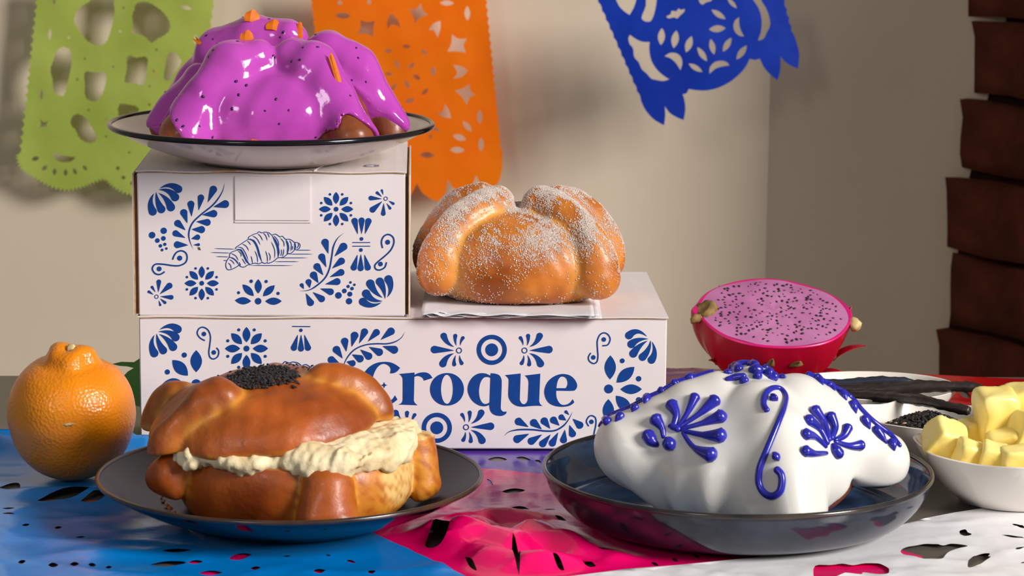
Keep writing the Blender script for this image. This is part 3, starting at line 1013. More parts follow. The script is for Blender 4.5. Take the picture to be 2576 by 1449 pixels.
# --- sugared bread on the long box
h1 = 0.0013
d30 = math.radians
SBz = HB + 0.0034
sb_front = on_z(1300, 783, SBz)
SB = Vector((on_y(1303, 700, 0.075).x, sb_front.y + 0.0625, SBz))
pan1 = Pan(0.0560, 0.0560, 0.0570, 0.020, [
    (d30(-53), 0.30, 1.60, 0.0125, 0.0105, 0.0145, 0.0010, 0.0022, 0.0050),
    (d30(52), 0.30, 1.62, 0.0125, 0.0105, 0.0145, 0.0010, 0.0022, 0.0050),
    (d30(-118), 0.48, 1.62, 0.0130, 0.0115, 0.0135, 0.0010, 0.0020, 0.0040),
    (d30(115), 0.48, 1.62, 0.0125, 0.0115, 0.0135, 0.0010, 0.0020, 0.0040)], p=2.35, k=0.0038, seed=3)
V, Fc = nets(pan1, (-0.085, -0.085, -0.004), (0.085, 0.085, 0.09), h1)
sb = thing('sweet_bread', SB, 'golden domed sweet bread dusted with sugar on the long box', 'bread')
sbo = obj('crust', V, Fc, M_CRUST, sb, attr=pan1.tone(V))


def sample(V, Fq, n, wfun):
    V = np.asarray(V)
    T = np.concatenate([Fq[:, [0, 1, 2]], Fq[:, [0, 2, 3]]])
    a, b, c = V[T[:, 0]], V[T[:, 1]], V[T[:, 2]]
    N = np.cross(b - a, c - a)
    ar = np.linalg.norm(N, axis=1)
    nn = N / (ar[:, None] + 1e-12)
    w = ar * wfun((a + b + c) / 3, nn)
    pick = RNG.choice(len(T), size=n, p=w / w.sum())
    u, v_ = RNG.random(n), RNG.random(n)
    sw = u + v_ > 1
    u[sw], v_[sw] = 1 - u[sw], 1 - v_[sw]
    return a[pick] + (b - a)[pick] * u[:, None] + (c - a)[pick] * v_[:, None], nn[pick]


def sugar_w(p, n):
    patch = np.clip(0.6 + wob(p[:, 0], p[:, 1], p[:, 2], 140, 0.9, 21) + wob(p[:, 0], p[:, 1], p[:, 2], 420, 0.5, 22), 0.03, 2)
    return patch * (0.075 + np.clip(n[:, 2], 0, 1) ** 1.5 * 1.0 + 0.5 * np.clip((p[:, 2] - 0.03) / 0.04, 0, 1) ** 1.5) * (p[:, 1] < 0.04)


P, Nn = sample(V, Fc, 52000, sugar_w)
cube = np.array([(x, y, z) for x in (-1, 1) for y in (-1, 1) for z in (-1, 1)], float)
cf = np.array([(0, 1, 3, 2), (4, 6, 7, 5), (0, 4, 5, 1), (2, 3, 7, 6), (0, 2, 6, 4), (1, 5, 7, 3)])
n = len(P)
q = RNG.normal(size=(n, 4))
q /= np.linalg.norm(q, axis=1)[:, None]
w_, x_, y_, z_ = q.T
RM = np.stack([1 - 2 * (y_ ** 2 + z_ ** 2), 2 * (x_ * y_ - z_ * w_), 2 * (x_ * z_ + y_ * w_), 2 * (x_ * y_ + z_ * w_), 1 - 2 * (x_ ** 2 + z_ ** 2), 2 * (y_ * z_ - x_ * w_), 2 * (x_ * z_ - y_ * w_), 2 * (y_ * z_ + x_ * w_), 1 - 2 * (x_ ** 2 + y_ ** 2)], -1).reshape(n, 3, 3)
sz = RNG.uniform(0.00013, 0.00028, (n, 1, 1)) * np.array([1, 1, 1.25])[None, None, :]
CV = (np.einsum('nij,nkj->nki', RM, cube[None] * sz) + (P + Nn * 0.0001)[:, None, :]).reshape(-1, 3)
CF = (cf[None] + (np.arange(n) * 8)[:, None, None]).reshape(-1, 4)
M_SUGAR = nmat('sugar_crystal', lin((240, 228, 218)), rough=0.25, spec=0.5, trans=0.35)
su = obj('sugar_crystals', CV, CF, M_SUGAR, sbo, smooth=False)
tag(su, 'white sugar crystals', kind='stuff')

# napkins under it
M_NAP = nmat('napkin_paper', lin((240, 238, 240)), lin((230, 228, 232)), scale=60, rough=0.9, bump=0.5, bump_scale=500, bump_dist=0.0003, trans=0.15)
nx0, nx1 = on_z(1062, 785, HB).x, on_z(1512, 790, HB).x
for i in range(5):
    gx, gy = 44, 26
    V, F = [], []
    y0, y1 = sb_front.y - 0.0075 - 0.0007 * i + 0.0028 * (i % 2), sb_front.y + 0.10
    X0, X1 = nx0 + 0.002 * ((i * 3) % 4) * 0.8, nx1 - 0.0016 * ((i * 2) % 5)
    for a in range(gx + 1):
        for b in range(gy + 1):
            x = X0 + (X1 - X0) * a / gx
            y = y0 + (y1 - y0) * b / gy
            edge = max(0, 1 - b / 3)
            lft = max(0, 1 - a / 9)
            z = HB + 0.0008 + i * 0.00055 + edge * 0.0006 * math.sin(a * 0.6 + i * 1.9) * (0.4 + 1.0 * (1 - a / gx)) - edge * 0.0003 + 0.0013 * lft * edge * math.sin(a * 1.1 + i)
            V.append((x, y + 0.0008 * math.sin(a * 0.5 + i * 2), max(z, HB + 0.0004 + i * 0.0003)))
    for a in range(gx):
        for b in range(gy):
            k = a * (gy + 1) + b
            F.append((k, k + gy + 1, k + gy + 2, k + 1))
    no = obj('paper_napkin', V, F, M_NAP)
    solidify(no, 0.00022, 1)
    tag(no, ['lowest thin white paper napkin under the sugared bread', 'second lowest white paper napkin under the sugared bread', 'middle white paper napkin of the stack under the sugared bread',
             'second highest white paper napkin under the sugared bread', 'topmost white paper napkin touching the sugared bread'][i], 'napkin', 'napkins under the sugared bread')

# --- purple iced bread on the cream plate
PB = Vector((on_y(690, 300, 0.042).x, 0.042, ZT + 0.0060))
pan2 = Pan(0.0580, 0.0560, 0.0535, 0.020, [
    ([(-0.010, -0.020, 0.0565), (-0.023, -0.027, 0.0525), (-0.038, -0.038, 0.0365), (-0.0505, -0.047, 0.0140)], [0.0115, 0.0135, 0.0110, 0.0150]),
    ([(0.014, -0.017, 0.0570), (0.026, -0.024, 0.0535), (0.039, -0.035, 0.0370), (0.0500, -0.045, 0.0130)], [0.0115, 0.0130, 0.0110, 0.0145]),
    ([(0.034, 0.012, 0.0575), (0.049, 0.010, 0.0500), (0.060, 0.004, 0.0320), (0.0705, -0.001, 0.0125)], [0.0125, 0.0120, 0.0100, 0.0115]),
    ([(-0.052, 0.030, 0.0300), (-0.036, 0.024, 0.0540), (-0.012, 0.018, 0.0665), (0.006, 0.014, 0.0660)], [0.0140, 0.0140, 0.0130, 0.0110]),
    ([(-0.046, 0.000, 0.0400), (-0.0640, -0.006, 0.0150)], [0.0110, 0.0125])], p=2.1, k=0.006, seed=9)
ox2, oy2 = PB.x - TP.x, PB.y - TP.y
V, Fc = nets(lambda x, y, z: smax(pan2(x, y, z), SEAT_T(x, y, -ox2, -oy2) - z, 0.002), (-0.09, -0.09, -0.004), (0.09, 0.09, 0.10), 0.0016)
pb = thing('iced_bread', PB, 'domed bread under glossy purple icing on the cream plate', 'bread')
obj('crust', V, Fc, M_CRUSTD, pb)


def icing_edge(x, y):
    az = np.degrees(np.arctan2(x, -y))
    def bumpf(c, w, hgt):
        dd = (az - c + 180) % 360 - 180
        return hgt * np.exp(-(dd / w) ** 2)
    e = -0.006 + bumpf(-48, 16, 0.0330) + bumpf(44, 15, 0.0325) + bumpf(73, 8, 0.062) + bumpf(100, 14, 0.034) + bumpf(-85, 15, 0.016) + bumpf(180, 70, 0.02)
    return e + 0.0014 * np.sin(az * 0.21) + 0.0012 * np.sin(az * 0.47 + 1)


def icing_p(x, y, z):
    d = smin(pan2.dome(x, y, z), pan2.bonesd(x, y, z), 0.0065) + wob(x, y, z, 90, 0.0008, 9)
    # ruffled glaze
    d = d + wob(x, y, z, 120, 0.0010, 31) + wob(x, y, z, 230, 0.0005, 33)
    return smax(d - 0.0024, icing_edge(x, y) - z, 0.0028)


V, Fc = nets(lambda x, y, z: smax(icing_p(x, y, z), SEAT_T(x, y, -ox2, -oy2) - z, 0.002), (-0.095, -0.095, -0.004), (0.095, 0.095, 0.105), 0.0013)
M_PURPLE = nmat('purple_icing', lin((190, 76, 180)), lin((180, 66, 172)), scale=20, rough=0.11, spec=0.6, bump=0.35, bump_scale=55, bump_dist=0.0016, sss=0.12, sss_col=(1, 0.3, 0.9))
pico = obj('purple_icing', V, Fc, M_PURPLE, pb)
purpleV, purpleF = np.asarray(V), Fc
BV_P = BVHTree.FromPolygons([tuple(p + np.array(PB)) for p in V], [tuple(map(int, t)) for t in Fc])


def hit(bvh, u, v):
    d = ray(u, v).normalized()
    loc, nor, idx, dist = bvh.ray_cast(CAM, d)
    if loc is None:
        best = None
        for s in np.linspace(1.3, 2.1, 160):
            l, nn_, i_, dd = bvh.find_nearest(CAM + d * s)
            if best is None or dd < best[2]:
                best = (l, nn_, dd)
        loc, nor = best[0], best[1]
    return loc, nor


# dark berry specks in the icing
P, Nn = sample(purpleV, purpleF, 130, lambda p, n: (p[:, 1] < 0.03) * (p[:, 2] > 0.012) * 1.0)
sv, sf = [], []
bm = bmesh.new()
bmesh.ops.create_icosphere(bm, subdivisions=1, radius=1.0)
ICO_V = np.array([v_.co[:] for v_ in bm.verts])
ICO_F = [tuple(v_.index for v_ in f_.verts) for f_ in bm.faces]
bm.free()


def scatter(P, N, sx, sy, sz, rnd=None):
    V, F = [], []
    for i in range(len(P)):
        n_ = Vector(N[i]).normalized()
        t = n_.orthogonal().normalized()
        t = Matrix.Rotation(random.uniform(0, 6.28), 3, n_) @ t
        b = n_.cross(t)
        k = random.uniform(0.75, 1.25)
        m = np.array([t * sx * k, b * sy * k, n_ * sz * k])
        V.append(ICO_V @ m + np.array(P[i]))
        F += [tuple(j + i * len(ICO_V) for j in f_) for f_ in ICO_F]
    return np.concatenate(V), F


sv, sf = scatter(P, Nn, 0.0011, 0.0008, 0.0004)
tag(obj('berry_specks', sv, sf, nmat('berry_speck', lin((46, 22, 66)), rough=0.3), pico), 'dark purple specks', kind='stuff')

# marigold petals
M_PETAL = nmat('marigold_petal', lin((250, 140, 8)), lin((236, 108, 4)), scale=120, rough=0.6, trans=0.3)


def petal(u, v_, w, h, tiltx, roty, curl, label, lift=0.0):
    loc, nor = hit(BV_P, u, v_)
    nu, nv = 8, 6
    V, F = [], []
    for i in range(nu + 1):
        for j in range(nv + 1):
            s, t = i / nu - 0.5, j / nv
            ww = 1.15 * w * (0.72 + 0.28 * math.sin(math.pi * min(1, t * 0.7 + 0.2)))
            x = s * ww
            z = 1.3 * h * (t - 0.12) + 0.0012 * math.sin(i * 0.75 + u) * t
            y = curl * (abs(s + 0.12) * 2 - 1) * w * 0.30 + 0.25 * h * t * t
            V.append((x, y, z))
    for i in range(nu):
        for j in range(nv):
            k = i * (nv + 1) + j
            F.append((k, k + nv + 1, k + nv + 2, k + 1))
    o = obj('marigold_petal', V, F, M_PETAL, smooth=False, loc=loc + nor * lift)
    o.rotation_euler = (tiltx, roty, random.uniform(-0.4, 0.4))
    return tag(o, label, 'petal', 'marigold petals on the purple bread')


petal(633, 52, 0.0085, 0.0052, R(-8), R(10), 0.5, 'orange marigold petal standing highest on the purple bread')
petal(690, 74, 0.0095, 0.0052, R(-30), R(8), 0.4, 'broad orange marigold petal beside the central dip of the purple icing')
petal(751, 92, 0.0050, 0.0070, R(-8), R(-6), 0.3, 'narrow orange marigold petal standing right of the central dip')
petal(620, 101, 0.0070, 0.0045, R(-5), R(2), 0.3, 'orange marigold petal tucked behind the front left bone of icing')
petal(504, 110, 0.0022, 0.0050, R(-25), R(-50), 0.2, 'thin curled marigold petal at the left shoulder of the purple bread')
petal(852, 204, 0.0030, 0.0145, R(-12), R(-14), 0.4, 'long pointed marigold petal stuck upright on the right flank')
petal(640, 358, 0.0100, 0.0020, R(-30), R(0), 0.6, 'small marigold petal lying at the front edge by the plate rim', lift=0.0)

# --- cream filled bread on the black plate
FBc = Vector((on_y(742, 1200, -0.168).x, -0.166, BPz + 0.0046))
lidc = Vector((on_y(664, 1100, -0.165).x - FBc.x, 0.002, 0.0))
fbread = thing('filled_bread', FBc, 'split bread with pale cream filling and black sesame on the black plate', 'bread')
KN = [([(-0.064, -0.030, 0.024), (-0.056, -0.026, 0.030)], [0.0125, 0.0125]),
      ([(0.0225, -0.0590, 0.009), (0.0215, -0.0545, 0.0245)], [0.0178, 0.0135]),
      ([(0.0690, 0.006, 0.0125), (0.0665, 0.007, 0.023), (0.0640, 0.008, 0.035)], [0.0108, 0.0112, 0.0098])]


def base_d(x, y, z):
    d = ell(x, y, z - 0.020, 0.0645, 0.060, 0.036, 2.3)
    d = d + wob(x, y, z, 80, 0.0011, 41)
    cut = z - (0.0365 + 0.0006 * np.sin(x * 160) + 0.0008 * np.sin(y * 200 + x * 90) - 0.06 * x)
    d = smax(d, cut, 0.004)
    k = None
    for p_, r_ in KN:
        c = chain(x, y, z, p_, r_)
        k = c if k is None else np.minimum(k, c)
    k = k + wob(x, y, z, 110, 0.0018, 43) + wob(x, y, z, 300, 0.0004, 44)
    k = smax(k, z - 0.0405 + 0.12 * (x - 0.07) * (x > 0.05), 0.0016)
    return smax(smin(d, k, 0.0022), SEAT_B(x, y, BP.x - FBc.x, BP.y - FBc.y) - z, 0.003), d, k


V, Fc = nets(lambda x, y, z: base_d(x, y, z)[0], (-0.09, -0.09, -0.004), (0.1, 0.09, 0.06), 0.0013)
_, dd, kk = base_d(V[:, 0], V[:, 1], V[:, 2])
tone = np.zeros((len(V), 3))
tone[:, 0] = np.clip(np.exp(-np.abs(dd - kk) / 0.003) * 0.9 + np.clip((V[:, 0] - 0.032) / 0.02, 0, 1) * np.clip((0.052 - np.hypot(V[:, 0] - 0.05, V[:, 1] + 0.03)) / 0.02, 0, 1) * 0.85, 0, 1)
tone[:, 1] = np.clip((V[:, 2] - 0.0335 + 0.06 * V[:, 0] * (np.abs(kk) > 0.0015)) / 0.003, 0, 1) * (kk > 0.0006) + np.clip((V[:, 2] + 0.12 * (V[:, 0] - 0.07) - 0.0390) / 0.0008, 0, 1) * (V[:, 0] > 0.055)
torn = np.clip((0.020 - np.hypot((V[:, 0] - 0.060) * 1.6, (V[:, 2] - 0.030) * 0.8, (V[:, 1] + 0.02) * 0.0 + 0)) / 0.006, 0, 1) * (V[:, 1] < 0) * (kk > 0.001)
tone[:, 1] = np.clip(tone[:, 1] + torn * 0.9, 0, 1)
spk = np.clip(0.75 + wob(V[:, 0], V[:, 1], V[:, 2], 420, 0.5, 47) + wob(V[:, 0], V[:, 1], V[:, 2], 1100, 0.35, 48), 0.25, 1)
tone[:, :2] *= spk[:, None]
obj('bottom_half', V, Fc, M_BRIO, fbread, attr=tone)

# cream
def cream_d(x, y, z):
    ang_ = np.arctan2(y, x)
    rr = 1 + 0.035 * np.sin(ang_ * 5 + 1) + 0.03 * np.sin(ang_ * 9)
    top = 0.0105 + 0.0030 * np.clip((x - 0.0) / 0.05, -0.6, 1)
    d = ell(x / rr - 0.001, y / rr + 0.003, z - 0.0375, 0.0655, 0.0585, top, 2.6)
    return d + wob(x, y, z, 130, 0.0018, 51) + wob(x, y, z, 380, 0.0010, 52) + wob(x, y, z, 800, 0.0005, 53)


V, Fc = nets(cream_d, (-0.08, -0.08, 0.02), (0.085, 0.08, 0.07), 0.0012)
M_CREAM = nmat('cinnamon_cream', lin((240, 222, 178)), lin((218, 188, 134)), scale=70, rough=0.55, bump=0.6, bump_scale=240, bump_dist=0.0012, sss=0.12, lo=0.42, hi=0.8)
obj('cream_filling', V, Fc, M_CREAM, fbread)

pan3 = Pan(0.0625, 0.0590, 0.0300, 0.0, [
    (d30(-52), 0.58, 1.58, 0.0125, 0.0080, 0.0100, 0.0005, 0.0005, 0.0020, 0.3),
    (d30(96), 0.60, 1.55, 0.0110, 0.0105, 0.0095, -0.0015, -0.0010, 0.0005, 0.0),
    (d30(-110), 0.95, 1.58, 0.0095, 0.0095, 0.0105, -0.0020, 0.0000, 0.0010, 0.0),
    (d30(175), 1.00, 1.55, 0.0085, 0.0095, 0.0100, -0.0040, 0.0000, 0.0010, 0.0)], p=2.1, k=0.0060, seed=61, amp=0.0009, low=0.03)


def lid_d(x, y, z):
    d = smin(pan3.dome(x, y, z), pan3.bonesd(x, y, z), 0.0055) + wob(x, y, z, 90, 0.0011, 61) + wob(x, y, z, 240, 0.0004, 66)
    cut = (0.0010 * np.sin(x * 130 + 1) + 0.0010 * np.sin(y * 170 + x * 60)) - z
    return smax(d, cut, 0.0025)


V, Fc = nets(lid_d, (-0.09, -0.09, -0.006), (0.09, 0.09, 0.07), 0.0013)
tone = pan3.tone(V)
tone[:, 0] *= 0.8 * np.clip(0.8 + wob(V[:, 0], V[:, 1], V[:, 2], 380, 0.45, 67), 0.3, 1)
tone[:, 1] = np.clip((0.0018 - V[:, 2]) / 0.001, 0, 1) * (np.hypot(V[:, 0] / 0.064, V[:, 1] / 0.06) < 0.9)
tone[:, 0] = np.clip(tone[:, 0] + np.clip((0.004 - V[:, 2]) / 0.004, 0, 1) * 0.6, 0, 1)
LM = Matrix.Translation(lidc + Vector((0, 0, 0.0440))) @ Matrix.Rotation(R(-4.5), 4, 'Y') @ Matrix.Rotation(R(4.0), 4, 'X')
A = np.array(LM)
LV = np.asarray(V) @ A[:3, :3].T + A[:3, 3]
topo = obj('top_half', LV, Fc, M_BRIO, fbread, attr=tone)
BV_L = BVHTree.FromPolygons([tuple(p + np.array(FBc)) for p in LV], [tuple(map(int, t)) for t in Fc])
# black sesame on the crown
M_SES = nmat('black_sesame', lin((26, 23, 24)), lin((44, 40, 40)), scale=300, rough=0.5)


def seed_mesh(P, N, k=1.0, flat=True):
    V, F = [], []
    prof = [(0.0, 0.0, 0.0), (0.25, 0.75, 0.75), (0.55, 1.0, 1.0), (0.85, 0.7, 0.75), (1.0, 0.0, 0.0)]
    seg = 6
    for i in range(len(P)):
        n_ = Vector(N[i]).normalized()
        n_ = (n_ + Vector((random.gauss(0, .3), random.gauss(0, .3), random.gauss(0, .3)))).normalized()
        t = n_.orthogonal().normalized()
        t = Matrix.Rotation(random.uniform(0, 6.28), 3, n_) @ t
        b = n_.cross(t)
        L_, W_, H_ = 0.0029 * k * random.uniform(0.85, 1.1), 0.00085 * k, 0.00048 * k
        base = len(V)
        for s, ww, hh in prof[1:-1]:
            for g in range(seg):
                an = 2 * math.pi * g / seg
                V.append(Vector(P[i]) + t * (s - 0.5) * L_ + b * math.cos(an) * W_ * ww + n_ * math.sin(an) * H_ * hh)
        V.append(Vector(P[i]) - t * 0.5 * L_)
        V.append(Vector(P[i]) + t * 0.5 * L_)
        e0_, e1_ = base + 3 * seg, base + 3 * seg + 1
        for r_ in range(2):
            for g in range(seg):
                g2 = (g + 1) % seg
                F.append((base + r_ * seg + g, base + r_ * seg + g2, base + (r_ + 1) * seg + g2, base + (r_ + 1) * seg + g))
        for g in range(seg):
            g2 = (g + 1) % seg
            F.append((e0_, base + g2, base + g))
            F.append((e1_, base + 2 * seg + g, base + 2 * seg + g2))
    return V, F


sp, sn = [], []
cc = np.array(LM @ Vector((0.0, 0.0, 0.03)))
for i in range(900):
    if i < 860:
        rr_, aa_ = 0.0195 * math.sqrt(random.random()), random.uniform(0, 6.28)
    else:
        rr_, aa_ = random.uniform(0.016, 0.030), random.uniform(0, 6.28)
    p0 = Vector((cc[0] + FBc.x + 0.0015 + rr_ * math.cos(aa_) * 1.05, cc[1] + FBc.y - 0.004 + rr_ * math.sin(aa_), 0.2))
    l_, nn_, _, _ = BV_L.ray_cast(p0, Vector((0, 0, -1)))
    if l_ is None:
        continue
    if rr_ < 0.0195 and (nn_.z < 0.78 and random.random() < 0.75):
        continue
    sp.append(l_ - FBc + nn_ * random.uniform(0.0003, 0.0012))
    sn.append(nn_)
V, F = seed_mesh(sp, sn, 0.95)
tag(obj('sesame_topping', V, F, M_SES, topo), 'black sesame seeds sprinkled on the crown', kind='stuff')

for i_, (u_, v_) in enumerate(((407, 1250), (420, 1268), (428, 1276), (440, 1282), (412, 1258), (1010, 1290))):
    p_ = on_z(u_, v_, BPz + 0.0075)
    rr2 = math.hypot(p_.x - BP.x, p_.y - BP.y)
    zc_ = BPz + float(np.interp(rr2, [0.0, 0.055, 0.070, 0.086, 0.098], [0.0046, 0.0048, 0.0062, 0.0115, 0.0190]))
    k_ = 0.0009 + 0.0004 * ((i_ * 7) % 3)
    cv = [(x * k_ * (1 + 0.3 * math.sin(x * 9 + i_)), y * k_, (z + 0.8) * k_ * 0.8) for x, y, z in ICO_V]
    cr = obj('bread_crumb', cv, ICO_F, M_CRUST, smooth=False, loc=(p_.x, p_.y, zc_))
    tag(cr, 'tiny bread crumb lying on the black plate', 'crumb', 'crumbs on the black plate')

# --- white iced bread on the blue plate
WBc = Vector((on_y(1884, 1150, -0.158).x, -0.160, BLz + 0.0052))
pan4 = Pan(0.0590, 0.0560, 0.0640, 0.022, [
    ([(-0.018, 0.0, 0.0610), (-0.034, -0.002, 0.0555), (-0.050, -0.004, 0.0455), (-0.0645, -0.005, 0.0345)], [0.0115, 0.0120, 0.0135, 0.0180]),
    ([(0.026, 0.0, 0.0590), (0.044, 0.0, 0.0500), (0.060, -0.001, 0.0365), (0.0705, -0.002, 0.0270)], [0.0125, 0.0115, 0.0115, 0.0150]),
    ([(0.004, -0.016, 0.0600), (0.011, -0.038, 0.0500), (0.015, -0.054, 0.0320), (0.017, -0.060, 0.0120)], [0.0115, 0.0110, 0.0115, 0.0150]),
    ([(0.0, 0.020, 0.0590), (0.0, 0.045, 0.0480), (0.0, 0.062, 0.0200)], [0.0125, 0.0110, 0.0140]),
    ([(0.0, 0.004, 0.0610), (0.001, 0.000, 0.0655)], [0.0110, 0.0105])], p=2.0, k=0.010, seed=71)
V, Fc = nets(lambda x, y, z: pan4(x, y, z) + 0.0006, (-0.1, -0.09, -0.004), (0.1, 0.09, 0.1), 0.0018)
wb = thing('iced_bread', WBc, 'white iced bread with blue piped flowers and vines on the deep plate', 'bread')
obj('crust', V, Fc, M_CRUSTD, wb)


def white_d(x, y, z):
    d = smin(pan4.dome(x, y, z), pan4.bonesd(x, y, z), 0.020) + wob(x, y, z, 75, 0.0010, 71)
    az = np.degrees(np.arctan2(x, -y))
    fold = 0.0012 * np.sin(az * 0.30 + 0.6) * np.clip((0.045 - z) / 0.03, 0, 1)
    d = d - 0.0026 + fold
    dd = (az - 62 + 180) % 360 - 180
    edge = 0.0008 + 0.016 * np.exp(-(dd / 14) ** 2) + 0.017 * np.exp(-((((az - 95 + 180) % 360) - 180) / 26) ** 2) + 0.0155 * np.exp(-((((az + 96 + 180) % 360) - 180) / 18) ** 2) + 0.001 * np.sin(az * 0.4)
    return smax(d, edge - z, 0.0035)


V, Fc = nets(white_d, (-0.105, -0.095, -0.004), (0.105, 0.095, 0.1), 0.0014)
M_WHITE = nmat('white_icing', lin((230, 227, 219)), lin((225, 221, 212)), scale=14, rough=0.28, spec=0.45, sss=0.1, sss_col=(1, 0.9, 0.7))
wico = obj('white_icing', V, Fc, M_WHITE, wb)
BV_W = BVHTree.FromPolygons([tuple(p + np.array(WBc)) for p in V], [tuple(map(int, t)) for t in Fc])
M_PIPE = nmat('blue_piping', lin((44, 44, 168)), lin((34, 36, 150)), scale=80, rough=0.22, spec=0.5)
ZW = lambda x, y: (1340 + x / 2.4606, 860 + y / 2.4606)
UNIT = 1.18 * 1.52 / FPX / 2.4606


def pipe(pts, rad, name='piped_line', sub=5, lift=0.25):
    """piped icing lying on the bread; rad in trace units"""
    if len(pts) > 2:
        C = catmull(pts, False, sub)
    else:
        C = [np.array(pts[0]) * (1 - t) + np.array(pts[1]) * t for t in np.linspace(0, 1, 7)]
    rr_ = np.interp(np.linspace(0, 1, len(C)), np.linspace(0, 1, len(rad)), rad) * UNIT
    P_ = []
    for c, r_ in zip(C, rr_):
        l_, n_ = hit(BV_W, *ZW(c[0], c[1]))
        P_.append(l_ + n_ * r_ * lift - WBc)
    # round the ends
    a0, a1 = P_[0] + (P_[0] - P_[1]).normalized() * rr_[0] * 0.7, P_[-1] + (P_[-1] - P_[-2]).normalized() * rr_[-1] * 0.7
    m0, m1 = P_[0] + (a0 - P_[0]) * 0.6, P_[-1] + (a1 - P_[-1]) * 0.6
    P_ = [a0, m0] + P_ + [m1, a1]
    rr_ = [rr_[0] * 0.25, rr_[0] * 0.75] + list(rr_) + [rr_[-1] * 0.75, rr_[-1] * 0.25]
    V_, F_ = tube(P_, rr_, 10)
    return obj(name, V_, F_, M_PIPE, wico)


def drop(tip, ball, r_, t=6):
    return pipe([tip, ball], [t, r_ * 0.8, r_], 'piped_drop')


pipe([(415, 520), (480, 450), (560, 405), (640, 368), (700, 322), (760, 262), (800, 222), (860, 190), (960, 172), (1060, 176), (1120, 184)], [10, 15, 17, 17, 16, 10], 'piped_vine')
for tp_, bl_, r_ in (((440, 470), (467, 497), 27), ((515, 492), (546, 462), 26), ((618, 432), (636, 412), 26), ((694, 380), (712, 352), 27), ((770, 318), (790, 284), 27), ((840, 240), (862, 226), 26), ((925, 222), (972, 192), 27), ((780, 240), (792, 230), 18), ((855, 190), (868, 184), 20), ((955, 172), (968, 164), 20)):
    drop(tp_, bl_, r_)
pipe([(1710, 180), (1800, 192), (1880, 250), (1940, 312), (1990, 372), (2030, 422), (2090, 482), (2160, 540), (2220, 585), (2272, 645)], [18, 20, 17, 16, 16, 17, 12], 'piped_vine')
for tp_, bl_, r_ in (((1795, 265), (1755, 222), 28), ((1868, 300), (1838, 262), 26), ((1940, 360), (1912, 318), 26), ((2000, 440), (1975, 385), 26), ((2085, 538), (2048, 482), 30), ((2190, 628), (2120, 545), 28), ((2238, 672), (2222, 622), 26)):
    drop(tp_, bl_, r_)
pipe([(1452, 428), (1430, 390), (1440, 330), (1480, 292), (1530, 294), (1565, 340), (1555, 410), (1520, 500), (1480, 600), (1440, 700), (1407, 790), (1402, 870), (1430, 930), (1480, 956), (1530, 930), (1545, 870), (1538, 820), (1512, 790)], [16, 18, 15, 15, 17, 19, 19, 20, 20, 20], 'piped_scroll')
for c, r_ in (((1492, 353), 28), ((1508, 713), 30)):
    drop((c[0] - 8, c[1] + 4), c, r_, t=20)
for pts_, rr_ in (([(900, 530), (960, 440), (1005, 345)], [10, 15, 30]), ([(910, 530), (1030, 450), (1128, 368)], [10, 16, 38]), ([(920, 540), (1050, 508), (1172, 470)], [10, 16, 42]),
                  ([(925, 550), (1050, 578), (1168, 588)], [10, 17, 44]), ([(930, 565), (1000, 655), (1108, 705)], [10, 15, 44]), ([(870, 530), (890, 455), (862, 392)], [16, 20, 36]),
                  ([(810, 590), (802, 535), (764, 482)], [12, 18, 38]), ([(772, 640), (735, 612), (712, 575)], [14, 34, 36]), ([(840, 640), (858, 632)], [36, 42]), ([(905, 545), (865, 525), (845, 525)], [18, 20, 10])):
    pipe(pts_, rr_, 'piped_petal')
for pts_, rr_ in (([(1830, 610), (1800, 505), (1742, 425)], [16, 20, 33]), ([(1845, 600), (1866, 530), (1838, 462)], [16, 22, 32]), ([(1870, 610), (1922, 582), (1945, 532)], [12, 20, 30]),
                  ([(1820, 630), (1772, 545), (1698, 488)], [16, 20, 34]), ([(1812, 650), (1745, 592), (1682, 577)], [12, 18, 34]), ([(1815, 690), (1740, 695), (1680, 682)], [12, 18, 34]),
                  ([(1855, 640), (1868, 672), (1890, 700)], [14, 32, 32]), ([(1870, 620), (1955, 645), (2030, 640)], [12, 18, 30])):
    pipe(pts_, rr_, 'piped_petal')
pipe([(1212, 132), (1290, 118), (1365, 98)], [18, 22, 16], 'piped_petal')
for c0_, c1_, r_ in (((1250, 150), (1280, 175), 32), ((1190, 192), (1225, 195), 20), ((1200, 235), (1310, 215), 22), ((1290, 252), (1325, 240), 22), ((1340, 145), (1380, 150), 30), ((1350, 178), (1405, 182), 34), ((1375, 220), (1400, 215), 30),
                     ((1430, 160), (1445, 165), 20), ((1440, 195), (1470, 205), 36), ((1470, 225), (1495, 220), 32), ((1560, 222), (1530, 218), 18)):
    pipe([c0_, c1_], [r_ * 0.6, r_, r_ * 0.8], 'piped_petal')

# ------------------------------------------------------------------ orange
M_ORANGE = nmat('orange_peel', lin((238, 140, 0)), lin((228, 126, 0)), scale=14, rough=0.32, bump=0.38, bump_scale=560, bump_type='VORONOI', bump_dist=0.0008, coat=0.1, sss=0.08, sss_col=(1, 0.5, 0.1))
ORc = Vector((on_z(180, 1048, 0.0385).x, on_z(180, 1048, 0.0385).y, 0.0018))
orr = thing('orange', ORc, 'ripe orange with knobbly neck beside the black plate', 'orange')
prof = smooth_profile([(0.0, -0.0384), (0.012, -0.0372), (0.024, -0.031), (0.0335, -0.0195), (0.0383, -0.004), (0.0385, 0.006), (0.0360, 0.0175), (0.0300, 0.0275), (0.0235, 0.0325),
                       (0.0180, 0.0350), (0.0152, 0.0385), (0.0132, 0.0425), (0.0095, 0.0450), (0.0055, 0.0452), (0.002, 0.0440), (0.0, 0.0436)], 5)


